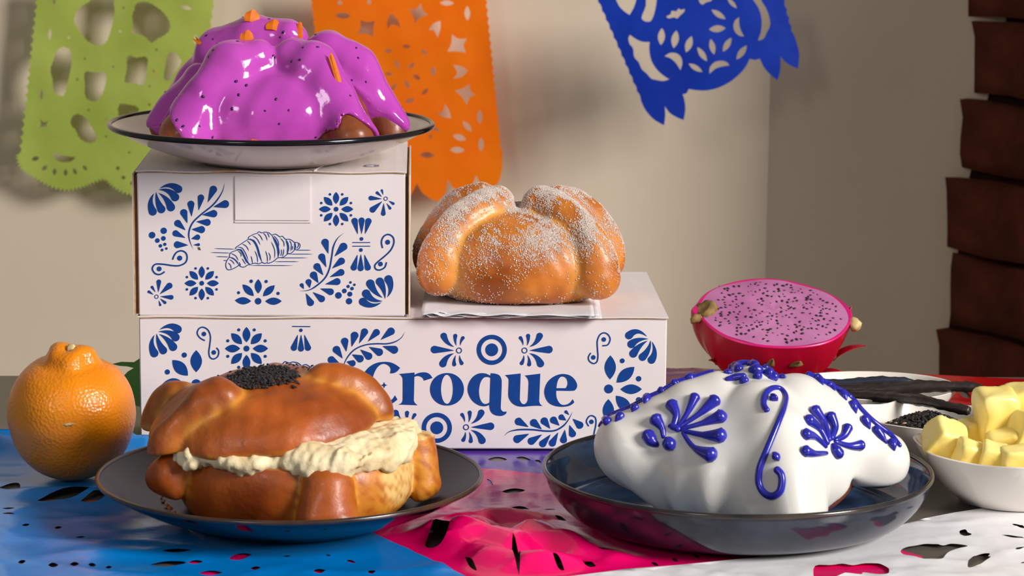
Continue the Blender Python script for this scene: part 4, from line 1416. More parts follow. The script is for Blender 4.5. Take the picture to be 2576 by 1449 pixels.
def omod(a, r, z):
    k = max(0, min(1, (z - 0.026) / 0.012))
    r2 = r * (1 + k * (0.07 * math.sin(3 * a + 0.4) + 0.05 * math.sin(5 * a + 2))) * (1 + 0.008 * math.sin(2 * a + 1) + 0.006 * math.sin(3 * a))
    return r2, z + k * 0.0012 * math.sin(2 * a + 2.2)


V, F = lathe(prof, 96, omod)
TM = Matrix.Translation((0, 0, 0.0366)) @ Matrix.Scale(0.945, 4) @ Matrix.Rotation(R(7), 4, 'X') @ Matrix.Rotation(R(1.5), 4, 'Y')
V = [tuple(TM @ Vector(p)) for p in V]
obj('peel', V, F, M_ORANGE, orr)
M_STEM = nmat('dry_stem', lin((224, 204, 150)), lin((176, 150, 96)), scale=400, rough=0.8)
t0 = TM @ Vector((0, 0, 0.0436))
V, F = lathe([(0.0, -0.001), (0.0030, -0.0005), (0.0026, 0.0014), (0.0016, 0.0030), (0.0, 0.0032)], 12, lambda a, r, z: (r * (1 + 0.25 * math.sin(5 * a)), z))
obj('stem_button', [tuple(Vector(p) + t0 + Vector((0.0005, -0.001, 0))) for p in V], F, M_STEM, orr)
# peel scar
BVO = BVHTree.FromPolygons([tuple(TM @ Vector(p) + ORc) for p in lathe(prof, 96, omod)[0]], lathe(prof, 96, omod)[1])
sc = [hit(BVO, 158 + i * 5, 1070 - (1.5 if i % 2 else 0) - i * 0.4)[0] - ORc for i in range(8)]
V, F = tube([p + Vector((0, 0.0002, 0)) for p in sc], [0.0002, 0.0007, 0.0010, 0.0008, 0.0010, 0.0005, 0.0004, 0.0002], 6)
obj('peel_scar', V, F, M_STEM, orr)

# ------------------------------------------------------------------ dragon fruit half
M_DSKIN = nmat('dragonfruit_skin', lin((186, 6, 48)), lin((150, 4, 34)), scale=22, rough=0.34, bump=0.2, bump_scale=60, coat=0.1, lo=0.3, hi=0.75)
M_DRIM = nmat('dragonfruit_rind', lin((206, 12, 112)), lin((190, 20, 100)), scale=30, rough=0.3)
M_DFLESH = nmat('dragonfruit_flesh', lin((190, 122, 166)), lin((172, 96, 148)), scale=30, rough=0.22, bump=0.25, bump_scale=180, sss=0.2, sss_col=(1, 0.4, 0.8))
M_DSCALE = nmat('dry_scale', lin((150, 120, 70)), lin((112, 92, 46)), scale=200, rough=0.8)
M_DEND = nmat('pale_stub', lin((226, 206, 150)), lin((190, 160, 90)), scale=160, rough=0.7)
DFx, DFy = on_y(1945, 820, 0.19).x, 0.185
AX, BY, CZ = 0.0520, 0.0410, 0.0510
TILT = Matrix.Rotation(R(24), 4, 'X') @ Matrix.Rotation(R(3.5), 4, 'Y') @ Matrix.Rotation(R(4), 4, 'Z')


def rimf(a):
    """outline of the cut, pinched into a beak at the stem end (left) and a stub at the right"""
    r = 1 + 0.09 * math.exp(-((abs(a) - math.pi) / 0.16) ** 2) + 0.03 * math.exp(-(a / 0.25) ** 2) + 0.012 * math.sin(5 * a)
    return r


def wrap(a):
    return (a + math.pi) % (2 * math.pi) - math.pi


V, F = [], []
NA, NV = 96, 20
for i in range(NA):
    a = wrap(2 * math.pi * i / NA)
    for j in range(NV + 1):
        t = j / NV * math.pi / 2
        rr_ = math.cos(t) ** 0.85 if j < NV else 0.0
        ridge = 1 + 0.030 * math.sin(7 * a + 0.6) * math.sin(2 * t) + 0.012 * math.sin(17 * a) * math.sin(2 * t)
        k = rimf(a) ** (1 - j / NV) * ridge
        V.append((AX * rr_ * math.cos(a) * k, BY * rr_ * math.sin(a) * k, -CZ * math.sin(t)))
for i in range(NA):
    i2 = (i + 1) % NA
    for j in range(NV):
        F.append((i * (NV + 1) + j, i * (NV + 1) + j + 1, i2 * (NV + 1) + j + 1, i2 * (NV + 1) + j))
P0 = [TILT @ Vector(p) for p in V]
zlow = min(p.z for p in P0)
DF = Vector((DFx, DFy, 0.0))
lift = Vector((0, 0, -zlow + 0.0032))
dfo = thing('dragon_fruit_half', DF, 'halved dragon fruit with speckled pink flesh behind the white bread', 'fruit')
obj('skin', [tuple(p + lift) for p in P0], F, M_DSKIN, dfo)
# rind ring and flesh
V, F = [], []
prof_r = [(1.0, 0.0), (0.992, 0.0010), (0.970, 0.0012), (0.935, 0.0)]
for i in range(NA):
    a = wrap(2 * math.pi * i / NA)
    for s_, z_ in prof_r:
        k = rimf(a) if s_ > 0.94 else 1.0
        V.append((AX * s_ * math.cos(a) * k, BY * s_ * math.sin(a) * k, z_))
nn_ = len(prof_r)
for i in range(NA):
    i2 = (i + 1) % NA
    for j in range(nn_ - 1):
        F.append((i * nn_ + j, i2 * nn_ + j, i2 * nn_ + j + 1, i * nn_ + j + 1))
obj('rind', [tuple(TILT @ Vector(p) + lift) for p in V], F, M_DRIM, dfo)
V, F = [(0, 0, 0.0021)], []
NR = 10
for j in range(1, NR + 1):
    s_ = 0.965 * j / NR
    for i in range(NA):
        a = 2 * math.pi * i / NA
        V.append((AX * s_ * math.cos(a), BY * s_ * math.sin(a), 0.0021 - 0.0012 * (j / NR) ** 4 + 0.0003 * math.sin(a * 7 + j)))
for i in range(NA):
    i2 = (i + 1) % NA
    F.append((0, 1 + i, 1 + i2))
    for j in range(NR - 1):
        F.append((1 + j * NA + i, 1 + (j + 1) * NA + i, 1 + (j + 1) * NA + i2, 1 + j * NA + i2))
fleo = obj('flesh', [tuple(TILT @ Vector(p) + lift) for p in V], F, M_DFLESH, dfo)
sp, sn = [], []
while len(sp) < 230:
    r_, a = math.sqrt(random.random()) * 0.88, random.uniform(0, 6.28)
    q_ = Vector((AX * r_ * math.cos(a), BY * r_ * math.sin(a), 0.0021 - 0.0012 * r_ ** 4))
    w3 = TILT @ q_ + lift
    if all((w3 - p).length > 0.0022 for p in sp):
        sp.append(w3)
        sn.append(TILT.to_3x3() @ Vector((0, 0, 1)))
sv, sf = scatter(sp, sn, 0.00125, 0.0008, 0.0005)
tag(obj('seeds', sv, sf, nmat('dragonfruit_seed', lin((22, 18, 26)), rough=0.3), fleo), 'tiny black seeds', kind='stuff')


def fin(a, t, L_, w, mat, bend=0.4):
    """leathery scale on the skin"""
    c = Vector((AX * math.cos(t) ** 0.85 * math.cos(a), BY * math.cos(t) ** 0.85 * math.sin(a), -CZ * math.sin(t)))
    nrm = Vector((c.x / AX ** 2, c.y / BY ** 2, c.z / CZ ** 2)).normalized()
    up = (Vector((0, 0, 1)) - nrm * nrm.z).normalized()
    side = nrm.cross(up)
    V_, F_ = [], []
    for i in range(7):
        s_ = i / 6
        ww = w * (1 - s_) ** 0.7
        cen = c + up * L_ * s_ + nrm * (0.0006 + bend * L_ * s_ * s_)
        V_ += [cen - side * ww - nrm * 0.0006, cen + nrm * 0.0010 * (1 - s_), cen + side * ww - nrm * 0.0006]
    for i in range(6):
        for j in range(2):
            F_.append((i * 3 + j, i * 3 + j + 1, i * 3 + j + 4, i * 3 + j + 3))
    o_ = obj('scale', [tuple(TILT @ p + lift) for p in V_], F_, mat, dfo)
    solidify(o_, 0.0006, 0)


for a, t, L_, w in ((-1.70, 0.30, 0.013, 0.0028), (-1.35, 0.30, 0.008, 0.0050), (-0.85, 0.75, 0.013, 0.0026), (-0.30, 0.55, 0.022, 0.0060), (-0.55, 0.8, 0.018, 0.0040), (-2.2, 0.7, 0.013, 0.003), (-2.6, 0.6, 0.010, 0.0030), (2.2, 0.2, 0.008, 0.003), (1.2, 0.15, 0.007, 0.003), (0.25, 0.2, 0.010, 0.0040)):
    fin(a, t, L_, w, M_DSCALE if a in (-1.70, -1.35, -0.85) else M_DSKIN)
# woody stem end left, pale stub right
V, F = lathe([(0.0, -0.006), (0.0058, -0.005), (0.0062, 0.0), (0.0052, 0.0030), (0.0030, 0.0022), (0.0, 0.0016)], 16, lambda a, r, z: (r * (1 + 0.14 * math.sin(3 * a) + 0.08 * math.sin(7 * a)), z))
sm_ = Matrix.Translation((-AX * 0.90, 0.001, 0.0005)) @ Matrix.Rotation(R(-35), 4, 'Y') @ Matrix.Scale(1.25, 4)
obj('stem_end', [tuple(TILT @ (sm_ @ Vector(p)) + lift) for p in V], F, M_DSCALE, dfo)
V, F = tube([(-AX * 1.0, -0.006, -0.001), (-AX * 1.05, -0.008, 0.0005), (-AX * 1.085, -0.009, -0.0005), (-AX * 1.09, -0.009, -0.0030)], [0.0034, 0.0030, 0.0022, 0.0008], 8)
obj('dry_tip', [tuple(TILT @ Vector(p) + lift) for p in V], F, M_DSCALE, dfo)
V, F = lathe([(0.0, -0.003), (0.0044, -0.002), (0.0050, 0.001), (0.0036, 0.0040), (0.0, 0.0048)], 14, lambda a, r, z: (r * (1 + 0.18 * math.sin(3 * a + 1)), z * (1 + 0.2 * math.sin(2 * a))))
sm_ = Matrix.Translation((AX * 1.03, -0.008, -0.0025)) @ Matrix.Rotation(R(75), 4, 'Y')
obj('stub', [tuple(TILT @ (sm_ @ Vector(p)) + lift) for p in V], F, M_DEND, dfo)

# ------------------------------------------------------------------ small white dishes
def dish(name, loc, label, Rr, H, lobes, amp, foot, ph=0.0, sx=1.0, sy=1.0, rz=0.0, m=None):
    root = thing(name, loc, label, 'dish')
    pr = smooth_profile([(0.0, 0.0018), (foot * 0.92, 0.0016), (foot, 0.0), (foot * 1.06, 0.0012), (foot + (Rr - foot) * 0.45, H * 0.30), (foot + (Rr - foot) * 0.85, H * 0.72), (Rr, H * 0.97), (Rr * 1.005, H * 1.0),
                         (Rr * 0.985, H * 1.012), (Rr * 0.955, H * 0.96), (Rr * 0.86, H * 0.62), (Rr * 0.66, H * 0.24), (Rr * 0.45, H * 0.14), (0.0, H * 0.12)], 5)

    def md(a, r, z):
        w = max(0, min(1, z / H)) ** 1.6
        s_ = math.sin(lobes * a + ph)
        r2 = r * (1 + w * amp * s_)
        return r2, z + w * amp * 0.55 * H * s_
    V_, F_ = lathe(pr, 144, md)
    c_, s2 = math.cos(rz), math.sin(rz)
    V_ = [((x * sx) * c_ - (y * sy) * s2, (x * sx) * s2 + (y * sy) * c_, z) for x, y, z in V_]
    obj('bowl', V_, F_, m or M_PORC, root)
    return root


BDc = Vector((on_y(2552, 1150, -0.112).x, -0.112, 0.0024))
dish('scalloped_dish', BDc, 'white wavy dish full of butter chunks', 0.0555, 0.0305, 7, 0.045, 0.031, ph=0.9)
SDc = Vector((on_y(2335, 1050, -0.008).x, -0.008, 0.0010))
dish('scalloped_dish', SDc, 'white wavy dish holding black sesame seeds', 0.0425, 0.0270, 5, 0.07, 0.024, ph=0.1)
VDc = Vector((on_y(2196, 975, 0.088).x, 0.088, 0.0010))
vd = dish('oval_dish', VDc, 'white oval dish with vanilla pods, behind the sesame dish', 0.0470, 0.0245, 2, 0.02, 0.026, ph=1.57, sx=1.12, sy=0.97)
# teal brush marks inside the oval dish's front wall
M_TEAL = nmat('teal_brushwork', lin((60, 150, 140)), lin((120, 180, 160)), scale=200, rough=0.2)
for a0_, ln in ((-0.95, 0.25), (-1.30, 0.22), (-1.62, 0.16)):
    V_, F_ = [], []
    for i in range(9):
        a = a0_ + ln * (i / 8 - 0.5)
        w = 0.0014 * math.sin(math.pi * i / 8) + 0.0001
        for dz_ in (-w, w):
            zf = 0.0245 * 0.93 + dz_ - 0.0012
            r_ = 0.0470 * (1.004 - 0.010)
            V_.append((r_ * 1.126 * math.cos(a), r_ * 0.976 * math.sin(a) - 0.0006, zf))
    F_ = [(2 * i, 2 * i + 2, 2 * i + 3, 2 * i + 1) for i in range(8)]
    obj('brush_mark', V_, F_, M_TEAL, vd)

# sesame seeds heaped in the dish
Hm = 0.0285


def mound(x, y):
    r_ = math.hypot(x, y) / 0.039
    return 0.0105 + (Hm - 0.0105) * max(0.0, 1 - r_ ** 1.4)


sp, sn = [], []
for i in range(1500):
    a, r_ = random.uniform(0, 6.28), 0.034 * math.sqrt(random.random())
    x, y = r_ * math.cos(a), r_ * math.sin(a)
    e_ = 0.001
    n_ = Vector((mound(x - e_, y) - mound(x + e_, y), mound(x, y - e_) - mound(x, y + e_), 2 * e_)).normalized()
    sp.append(Vector((x, y, mound(x, y) + random.uniform(-0.0006, 0.0005))))
    sn.append(n_)
V, F = seed_mesh(sp, sn, 1.0)
V = [tuple(p) for p in V]
V2, F2 = [], []
for i in range(33):
    a = 2 * math.pi * i / 32
    for j in range(9):
        r_ = 0.035 * j / 8
        V2.append((r_ * math.cos(a), r_ * math.sin(a), mound(r_, 0) - 0.0008))
for i in range(32):
    for j in range(8):
        F2.append((i * 9 + j, i * 9 + j + 1, (i + 1) * 9 + j + 1, (i + 1) * 9 + j))
V, F = merge((V, F), (V2, F2))
so = obj('sesame_seeds', V, F, M_SES, loc=SDc)
tag(so, 'heap of black sesame seeds in the wavy white dish', 'seeds', kind='stuff')
M_SESP = nmat('tan_sesame', lin((206, 160, 110)), rough=0.5)
V, F = seed_mesh([sp[i] + Vector((0, 0, 0.0008)) for i in range(0, 1500, 60)], [sn[i] for i in range(0, 1500, 60)], 1.0)
so2 = obj('sesame_seeds', V, F, M_SESP, loc=SDc)
tag(so2, 'few tan sesame seeds strewn among the black heap', 'seeds', kind='stuff')

# vanilla pods
M_VAN = nmat('vanilla_pod', lin((22, 17, 15)), lin((44, 35, 32)), scale=60, rough=0.42, bump=0.7, bump_scale=300, bump_dist=0.0008, stretch=(0.12, 1, 1), coat=0.1)
M_VANB = nmat('vanilla_pod_bluish', lin((26, 30, 42)), lin((40, 46, 62)), scale=60, rough=0.4, bump=0.6, bump_scale=300, bump_dist=0.0008, stretch=(0.12, 1, 1))


def pod(pts, rad, label, m):
    C = []
    for i in range(len(pts) - 1):
        p0 = pts[max(i - 1, 0)]; p1 = pts[i]; p2 = pts[i + 1]; p3 = pts[min(i + 2, len(pts) - 1)]
        for k in range(8):
            t = k / 8
            C.append([0.5 * (2 * p1[c] + (p2[c] - p0[c]) * t + (2 * p0[c] - 5 * p1[c] + 4 * p2[c] - p3[c]) * t * t + (3 * p1[c] - p0[c] - 3 * p2[c] + p3[c]) * t ** 3) for c in range(3)])
    C.append(list(pts[-1]))
    P_ = [on_y(u, v_, y) for u, v_, y in C]
    rr_ = np.interp(np.linspace(0, 1, len(P_)), np.linspace(0, 1, len(rad)), rad)
    rr_ = [r_ * (1 + 0.06 * math.sin(i * 0.9)) for i, r_ in enumerate(rr_)]
    base = P_[0].copy()
    V_, F_ = tube([p - base for p in P_], rr_, 12)
    V_ = [tuple(P_[min(i // 12, len(P_) - 1)] - base + (Vector(q_) - (P_[min(i // 12, len(P_) - 1)] - base)) * (1 + 0.16 * math.sin(5 * 2 * math.pi * (i % 12) / 12 + 0.25 * (i // 12)) + 0.07 * math.sin((i // 12) * 1.9 + (i % 12)))) for i, q_ in enumerate(V_)]
    o_ = obj('vanilla_pod', V_, F_, m, loc=base)
    return tag(o_, label, 'vanilla pod', 'vanilla pods across the oval dish')


pod([(2075, 962, 0.10), (2150, 962, 0.098), (2220, 957, 0.096), (2280, 960, 0.095), (2318, 968, 0.094)], [0.0020, 0.0028, 0.0026, 0.0024, 0.0012], 'bluish vanilla pod at the back, lying inside the oval dish', M_VANB)
pod([(2080, 978, 0.075), (2160, 980, 0.073), (2240, 980, 0.070), (2320, 972, 0.068), (2400, 972, 0.066), (2452, 975, 0.064), (2476, 984, 0.063), (2482, 996, 0.063), (2470, 1000, 0.063)], [0.0030, 0.0038, 0.0042, 0.0038, 0.0032, 0.0030, 0.0026, 0.0022, 0.0014], 'vanilla pod with hooked tip reaching over the red paper', M_VAN)
pod([(2090, 992, 0.060), (2170, 996, 0.050), (2250, 1001, 0.035), (2320, 1008, 0.018), (2385, 1022, 0.003), (2438, 1034, -0.006)], [0.0024, 0.0032, 0.0034, 0.0032, 0.0029, 0.0027], 'vanilla pod with blunt tip lying over the sesame dish', M_VAN)

# butter chunks
M_BUT = nmat('butter', lin((255, 238, 160)), lin((255, 222, 104)), scale=40, rough=0.32, sss=0.25, sss_col=(1, 0.8, 0.25), bump=0.25, bump_scale=120, bump_dist=0.0006, lo=0.3, hi=0.7)


def butter(u, v_, y, sx, sy, sz_, rx, ry, rz_, label, seed):
    c = on_y(u, v_, y)
    bm_ = bmesh.new()
    bmesh.ops.create_cube(bm_, size=2.0)
    bmesh.ops.subdivide_edges(bm_, edges=bm_.edges[:], cuts=9, use_grid_fill=True)
    for vv in bm_.verts:
        c_ = vv.co
        k_ = (abs(c_.x) ** 7 + abs(c_.y) ** 7 + abs(c_.z) ** 7) ** (1 / 7)
        c_ = c_ / k_ * 0.5
        sk = mnoise.noise_vector(c_ * 1.6 + Vector((seed * 5.3, 0, 0))) * 0.22
        p_ = Vector(((c_.x + sk.x * c_.y) * sx, (c_.y + sk.y * c_.z) * sy, (c_.z + sk.z * c_.x) * sz_))
        p_ += mnoise.noise_vector(p_ * 90 + Vector((seed * 3, 1, 2))) * 0.0012 + mnoise.noise_vector(p_ * 380 + Vector((seed, 4, 2))) * 0.0004
        vv.co = p_
    me = bpy.data.meshes.new('butter_chunk')
    bm_.to_mesh(me)
    bm_.free()
    me.polygons.foreach_set('use_smooth', [True] * len(me.polygons))
    me.materials.append(M_BUT)
    o_ = bpy.data.objects.new('butter_chunk', me)
    COL.objects.link(o_)
    o_.location = c
    o_.rotation_euler = (rx, ry, rz_)
    return tag(o_, label, 'butter', 'butter chunks in the wavy dish')


butter(2376, 1110, -0.118, 0.0215, 0.021, 0.0215, R(28), R(28), R(14), 'leftmost butter chunk leaning over the dish rim', 1)
butter(2508, 1048, -0.108, 0.0225, 0.021, 0.0320, R(12), R(-6), R(12), 'tall butter chunk crowning the heap, with a small peak', 2)
butter(2582, 1020, -0.098, 0.0260, 0.021, 0.0240, R(8), R(-12), R(-10), 'butter chunk cut by the right edge at the top of the heap', 3)
butter(2440, 1148, -0.135, 0.0165, 0.016, 0.0165, R(10), R(16), R(4), 'small butter chunk second from the left at the dish front', 4)
butter(2498, 1152, -0.140, 0.0145, 0.016, 0.0155, R(10), R(10), R(-8), 'small butter chunk third from the left at the dish front', 5)
butter(2562, 1158, -0.144, 0.0210, 0.016, 0.0150, R(6), R(-4), R(6), 'flat butter chunk at the dish front by the right edge', 6)
butter(2448, 1095, -0.098, 0.0170, 0.017, 0.0180, R(4), R(5), R(20), 'shaded butter chunk behind the leftmost one', 7)
butter(2578, 1085, -0.120, 0.0170, 0.018, 0.0210, R(5), R(20), R(30), 'butter chunk cut by the right edge below the topmost', 8)
butter(2530, 1108, -0.118, 0.0200, 0.018, 0.0150, R(20), R(-8), R(-12), 'deep yellow butter chunk under the tall one', 9)

# ------------------------------------------------------------------ paper banners hanging before the wall
def paper_mat(name, c1, c2, tr=0.35, rough=0.55):
    return nmat(name, c1, c2, scale=14, rough=rough, bump=0.35, bump_scale=22, bump_dist=0.004, trans=tr, spec=0.25)


def scallop(a, b, n, d):
    """wavy edge from a to b bulging to the left of travel by d"""
    a, b = np.array(a, float), np.array(b, float)
    t = b - a
    nr = np.array([t[1], -t[0]]) / np.linalg.norm(t)
    out = []
    for i in range(n):
        for k in range(4):
            s_ = (i + k / 4) / n
            out.append(tuple(a + t * s_ + nr * d * math.sin(math.pi * k / 4)))
    return out


def wavy(poly, wl, amp):
    """closed outline with a scalloped edge"""
    out, s_ = [], 0.0
    n_ = len(poly)
    for i in range(n_):
        a, b = np.array(poly[i], float), np.array(poly[(i + 1) % n_], float)
        t = b - a
        L0 = np.linalg.norm(t)
        if L0 < 1e-6:
            continue
        nr = np.array([t[1], -t[0]]) / L0
        m = max(1, int(L0 / (wl / 5)))
        for k in range(m):
            out.append(tuple(a + t * k / m + nr * amp * abs(math.sin(math.pi * (s_ + L0 * k / m) / wl))))
        s_ += L0
    return out


def pinked(pts, d):
    """zig-zag along a polyline"""
    C = catmull(pts, False, 4)
    out = []
    for i in range(len(C) - 1):
        t = C[i + 1] - C[i]
        nr = np.array([t[1], -t[0]]) / (np.linalg.norm(t) + 1e-9)
        out += [tuple(C[i]), tuple((C[i] + C[i + 1]) / 2 - nr * d)]
    out.append(tuple(C[-1]))
    return out


def banner(name, y, tr, outer, holes, mat, label, amp=0.004, seed=0.0, slope=0.0):
    def w2(q):
        p = on_y(*tr(q[0], q[1]), y)
        return (p.x, p.z)
    O = [w2(q) for q in outer]
    H = [[w2(q) for q in h] for h in holes]
    P, T = sheet(O, H, 0.006)
    c = P.mean(0)
    V_ = []
    for x, z in P:
        yy = amp * (mnoise.noise(Vector((x * 9 + seed, z * 5, seed))) + 0.35 * mnoise.noise(Vector((x * 28 + seed, z * 22, 3)))) + slope * (x - c[0])
        V_.append((x - c[0], yy, z - c[1]))
    o_ = obj(name, V_, T, mat, loc=(c[0], y, c[1]))
    return tag(o_, label, 'paper banner', 'cut paper banners hanging before the wall')


px1 = lambda x, y: (x / 2.787, y / 2.787)
px3 = lambda x, y: (760 + x / 2.787, y / 2.787)
px4 = lambda x, y: (1450 + x / 4.262, y / 4.262)
cmh = lambda pts: [tuple(q) for q in catmull(pts, True, 3)]
go = scallop((262, -160), (128, 1080), 21, 20) + pinked([(130, 1082), (152, 1165), (230, 1225), (330, 1282), (440, 1320), (550, 1308), (640, 1275), (735, 1245), (790, 1295), (880, 1345), (1000, 1365), (1130, 1345), (1290, 1310)], 24) + scallop((1330, 1290), (1532, -160), 21, 14)
gh = [cmh(p) for p in (
    [(625, -60), (632, 0), (570, 40), (530, 90), (515, 150), (545, 210), (575, 250), (620, 300), (700, 325), (750, 290), (785, 190), (805, 90), (800, 20), (800, -60)],
    [(955, 30), (1000, 15), (1050, 25), (1090, 50), (1140, 90), (1182, 150), (1185, 210), (1140, 250), (1100, 270), (1060, 295), (1020, 255), (970, 235), (930, 230), (935, 170), (930, 110), (945, 70)],
    [(400, 360), (450, 335), (490, 370), (490, 470), (470, 560), (440, 670), (380, 640), (370, 560), (355, 490), (375, 430)],
    [(595, 510), (660, 515), (735, 515), (730, 600), (700, 680), (655, 710), (600, 680), (595, 590)],
    [(895, 395), (950, 410), (1025, 405), (1025, 480), (1015, 560), (995, 595), (930, 580), (875, 575), (890, 490)],
    [(1180, 380), (1215, 370), (1255, 410), (1260, 450), (1180, 560), (1150, 540), (1165, 450)],
    [(830, 745), (870, 735), (960, 755), (955, 800), (900, 850), (840, 830)],
    [(500, 830), (540, 805), (590, 830), (620, 870), (665, 950), (660, 990), (620, 1000), (560, 970), (530, 910), (500, 880)],
    [(275, 835, 1), (308, 860), (340, 845, 1), (325, 872), (328, 900, 1), (300, 888), (272, 900, 1), (287, 870)],
    [(360, 1073, 1), (440, 1090), (530, 1103, 1), (500, 1130), (455, 1138), (400, 1125)])]
gh = [wavy(h_, 34, 6) for h_ in gh[:8]] + gh[8:]
gh += [lens(a, b, w) for a, b, w in (((220, 1120), (275, 1105), 32), ((293, 1195), (330, 1160), 30), ((385, 1180), (380, 1230), 28), ((460, 1185), (460, 1235), 28), ((515, 1178), (535, 1225), 25), ((580, 1160), (610, 1195), 25), ((350, 200), (345, 285), 22), ((290, 620), (285, 705), 22), ((1255, 40), (1345, 65), 28), ((380, -30), (380, 35), 22), ((1370, 240), (1368, 312), 22))]
gh += [disc((x, y), r, 8) for x, y, r in ((865, 55, 9), (480, 265, 9), (840, 222, 8), (592, 413, 8), (538, 560, 10), (790, 470, 9), (1095, 350, 9), (1075, 500, 9), (1045, 607, 10), (780, 688, 9), (1045, 735, 10), (530, 695, 8), (618, 775, 8), (740, 840, 8), (740, 958, 9), (825, 1180, 14), (865, 1245, 14), (925, 1285, 14), (905, 1070, 8))]
banner('paper_banner', 1.115, px1, go, gh, paper_mat('green_tissue', lin((184, 202, 96)), lin((168, 188, 80))), 'green cut paper banner hanging at the left', seed=1.0, amp=0.005)

oo = [(140, 1290)] + [(100, 300)] + scallop((98, 250), (52, -160), 7, -9)[::1] + scallop((1280, -160), (1405, 1050), 21, 12)
oo = scallop((52, -160), (98, 250), 7, -9) + [(105, 400), (150, 1230)] + [tuple(q) for q in catmull([(150, 1230), (230, 1330), (330, 1400), (430, 1320), (505, 1290, 1), (540, 1360), (640, 1410), (740, 1395), (805, 1288, 1), (850, 1360), (950, 1412), (1005, 1350), (1020, 1260, 1), (1060, 1320), (1120, 1350), (1190, 1300), (1220, 1230, 1), (1250, 1290), (1300, 1320), (1370, 1290), (1400, 1200), (1405, 1130)], False, 4)] + scallop((1402, 1050), (1282, -160), 21, 12)
oh = [cmh(p) for p in (
    [(745, 60, 1), (795, 65), (832, 25, 1), (848, 75), (882, 105, 1), (825, 125), (790, 168, 1), (778, 110)],
    [(410, 140, 1), (455, 155), (510, 145, 1), (500, 195), (500, 258, 1), (450, 235), (388, 235, 1), (410, 195)],
    [(620, 95, 1), (665, 130), (690, 190, 1), (630, 170), (600, 205, 1), (597, 150)],
    [(885, 215, 1), (920, 165), (970, 145, 1), (970, 200), (950, 265, 1), (922, 212)],
    [(1050, 240, 1), (1095, 270), (1155, 270, 1), (1132, 315), (1148, 368, 1), (1085, 360), (1018, 362, 1), (1045, 305)],
    [(1060, 455, 1), (1120, 465), (1162, 495, 1), (1120, 538), (1060, 550, 1), (1088, 510)],
    [(1070, 635, 1), (1120, 622), (1170, 590, 1), (1182, 640), (1217, 665, 1), (1175, 685), (1155, 738, 1), (1120, 680)],
    [(945, 790, 1), (985, 782), (1000, 730, 1), (1030, 775), (1045, 830, 1), (990, 822)],
    [(880, 950, 1), (912, 945), (905, 980, 1)])]
oh += [lens(a, b, w) for a, b, w in (((965, 20), (1065, 22), 36), ((1157, 40), (1160, 145), 40), ((230, 105), (342, 112), 42), ((577, 360), (630, 352), 30), ((700, 325), (762, 325), 28), ((838, 345), (875, 385), 28), ((652, 420), (680, 480), 28), ((745, 485), (785, 437), 28), ((580, 518), (635, 520), 26), ((775, 525), (830, 555), 32), ((920, 465), (920, 535), 34), ((720, 560), (750, 622), 28), ((620, 640), (660, 585), 28), ((840, 665), (885, 620), 28), ((723, 715), (785, 695), 35), ((1245, 770), (1245, 870), 38), ((1128, 850), (1188, 922), 38), ((1057, 950), (1150, 980), 44), ((1255, 965), (1255, 1065), 38), ((1035, 1050), (1140, 1055), 44), ((823, 1085), (930, 1090), 42), ((505, 430), (520, 480), 20), ((915, 905), (965, 910), 26), ((670, 1100), (715, 1110), 24))]
oh += [disc((265, 20), 16, 10), disc((470, 15), 15, 10)]
banner('paper_banner', 1.095, px3, oo, oh, paper_mat('orange_tissue', lin((255, 132, 0)), lin((255, 118, 0))), 'orange cut paper banner hanging between the purple bread and the wall', seed=5.0, amp=0.006)

bo = scallop((150, -170), (690, 1075), 13, 13) + [tuple(q) for q in catmull([(690, 1075), (740, 1180), (830, 1280), (940, 1345, 1), (953, 1240), (948, 1140, 1), (1000, 1210), (1080, 1260), (1150, 1287, 1), (1168, 1180), (1160, 1080), (1140, 1010, 1), (1180, 1000), (1205, 955, 1), (1300, 968), (1400, 968), (1520, 940), (1640, 880), (1740, 800), (1810, 720), (1858, 630, 1), (1910, 642), (1965, 628, 1), (2010, 720), (2070, 790), (2155, 862, 1), (2180, 780), (2190, 690), (2185, 605, 1), (2260, 680), (2375, 738, 1), (2390, 620), (2385, 540), (2360, 450), (2332, 370)], False, 4)] + scallop((2332, 370), (2190, -170), 6, 16)
bh = [cmh(p) for p in (
    [(430, -60), (445, 40), (500, 110), (570, 160, 1), (615, 80), (640, 0), (645, -60)],
    [(750, -60), (745, 60), (700, 180), (720, 220), (765, 232), (805, 215), (845, 100), (855, -60)],
    [(965, 175), (985, 195), (1020, 190), (1050, 185), (1080, 197), (1110, 165), (1150, 130), (1160, 95), (1120, 105), (1095, 90), (1070, 120), (1020, 115), (1010, 150)],
    [(1318, 20), (1350, 48), (1390, 25), (1430, 15), (1450, 0), (1450, -40), (1318, -40)],
    [(1745, 183, 1), (1700, 220), (1683, 280), (1700, 340), (1745, 382), (1797, 390, 1), (1765, 330), (1745, 260)],
    [(1880, -20, 1), (1950, 80), (1985, 200), (1980, 330), (1945, 435, 1), (2005, 415), (2040, 350), (2077, 270), (2065, 170), (2030, 80), (1990, 20), (1970, -20)],
    [(945, 603, 1), (1000, 568), (1070, 570), (1120, 610), (1135, 680), (1115, 752, 1), (1070, 680), (1010, 625)],
    [(1425, 790, 1), (1430, 720), (1480, 665), (1550, 650), (1610, 665), (1640, 700, 1), (1570, 710), (1490, 735)],
    [(575, 375, 1), (640, 420), (710, 448), (785, 450, 1), (780, 530), (800, 640), (850, 730), (920, 800), (995, 850, 1), (930, 868), (850, 855), (800, 840), (755, 790), (700, 740), (670, 670), (620, 610), (608, 520), (570, 470), (558, 410)])]
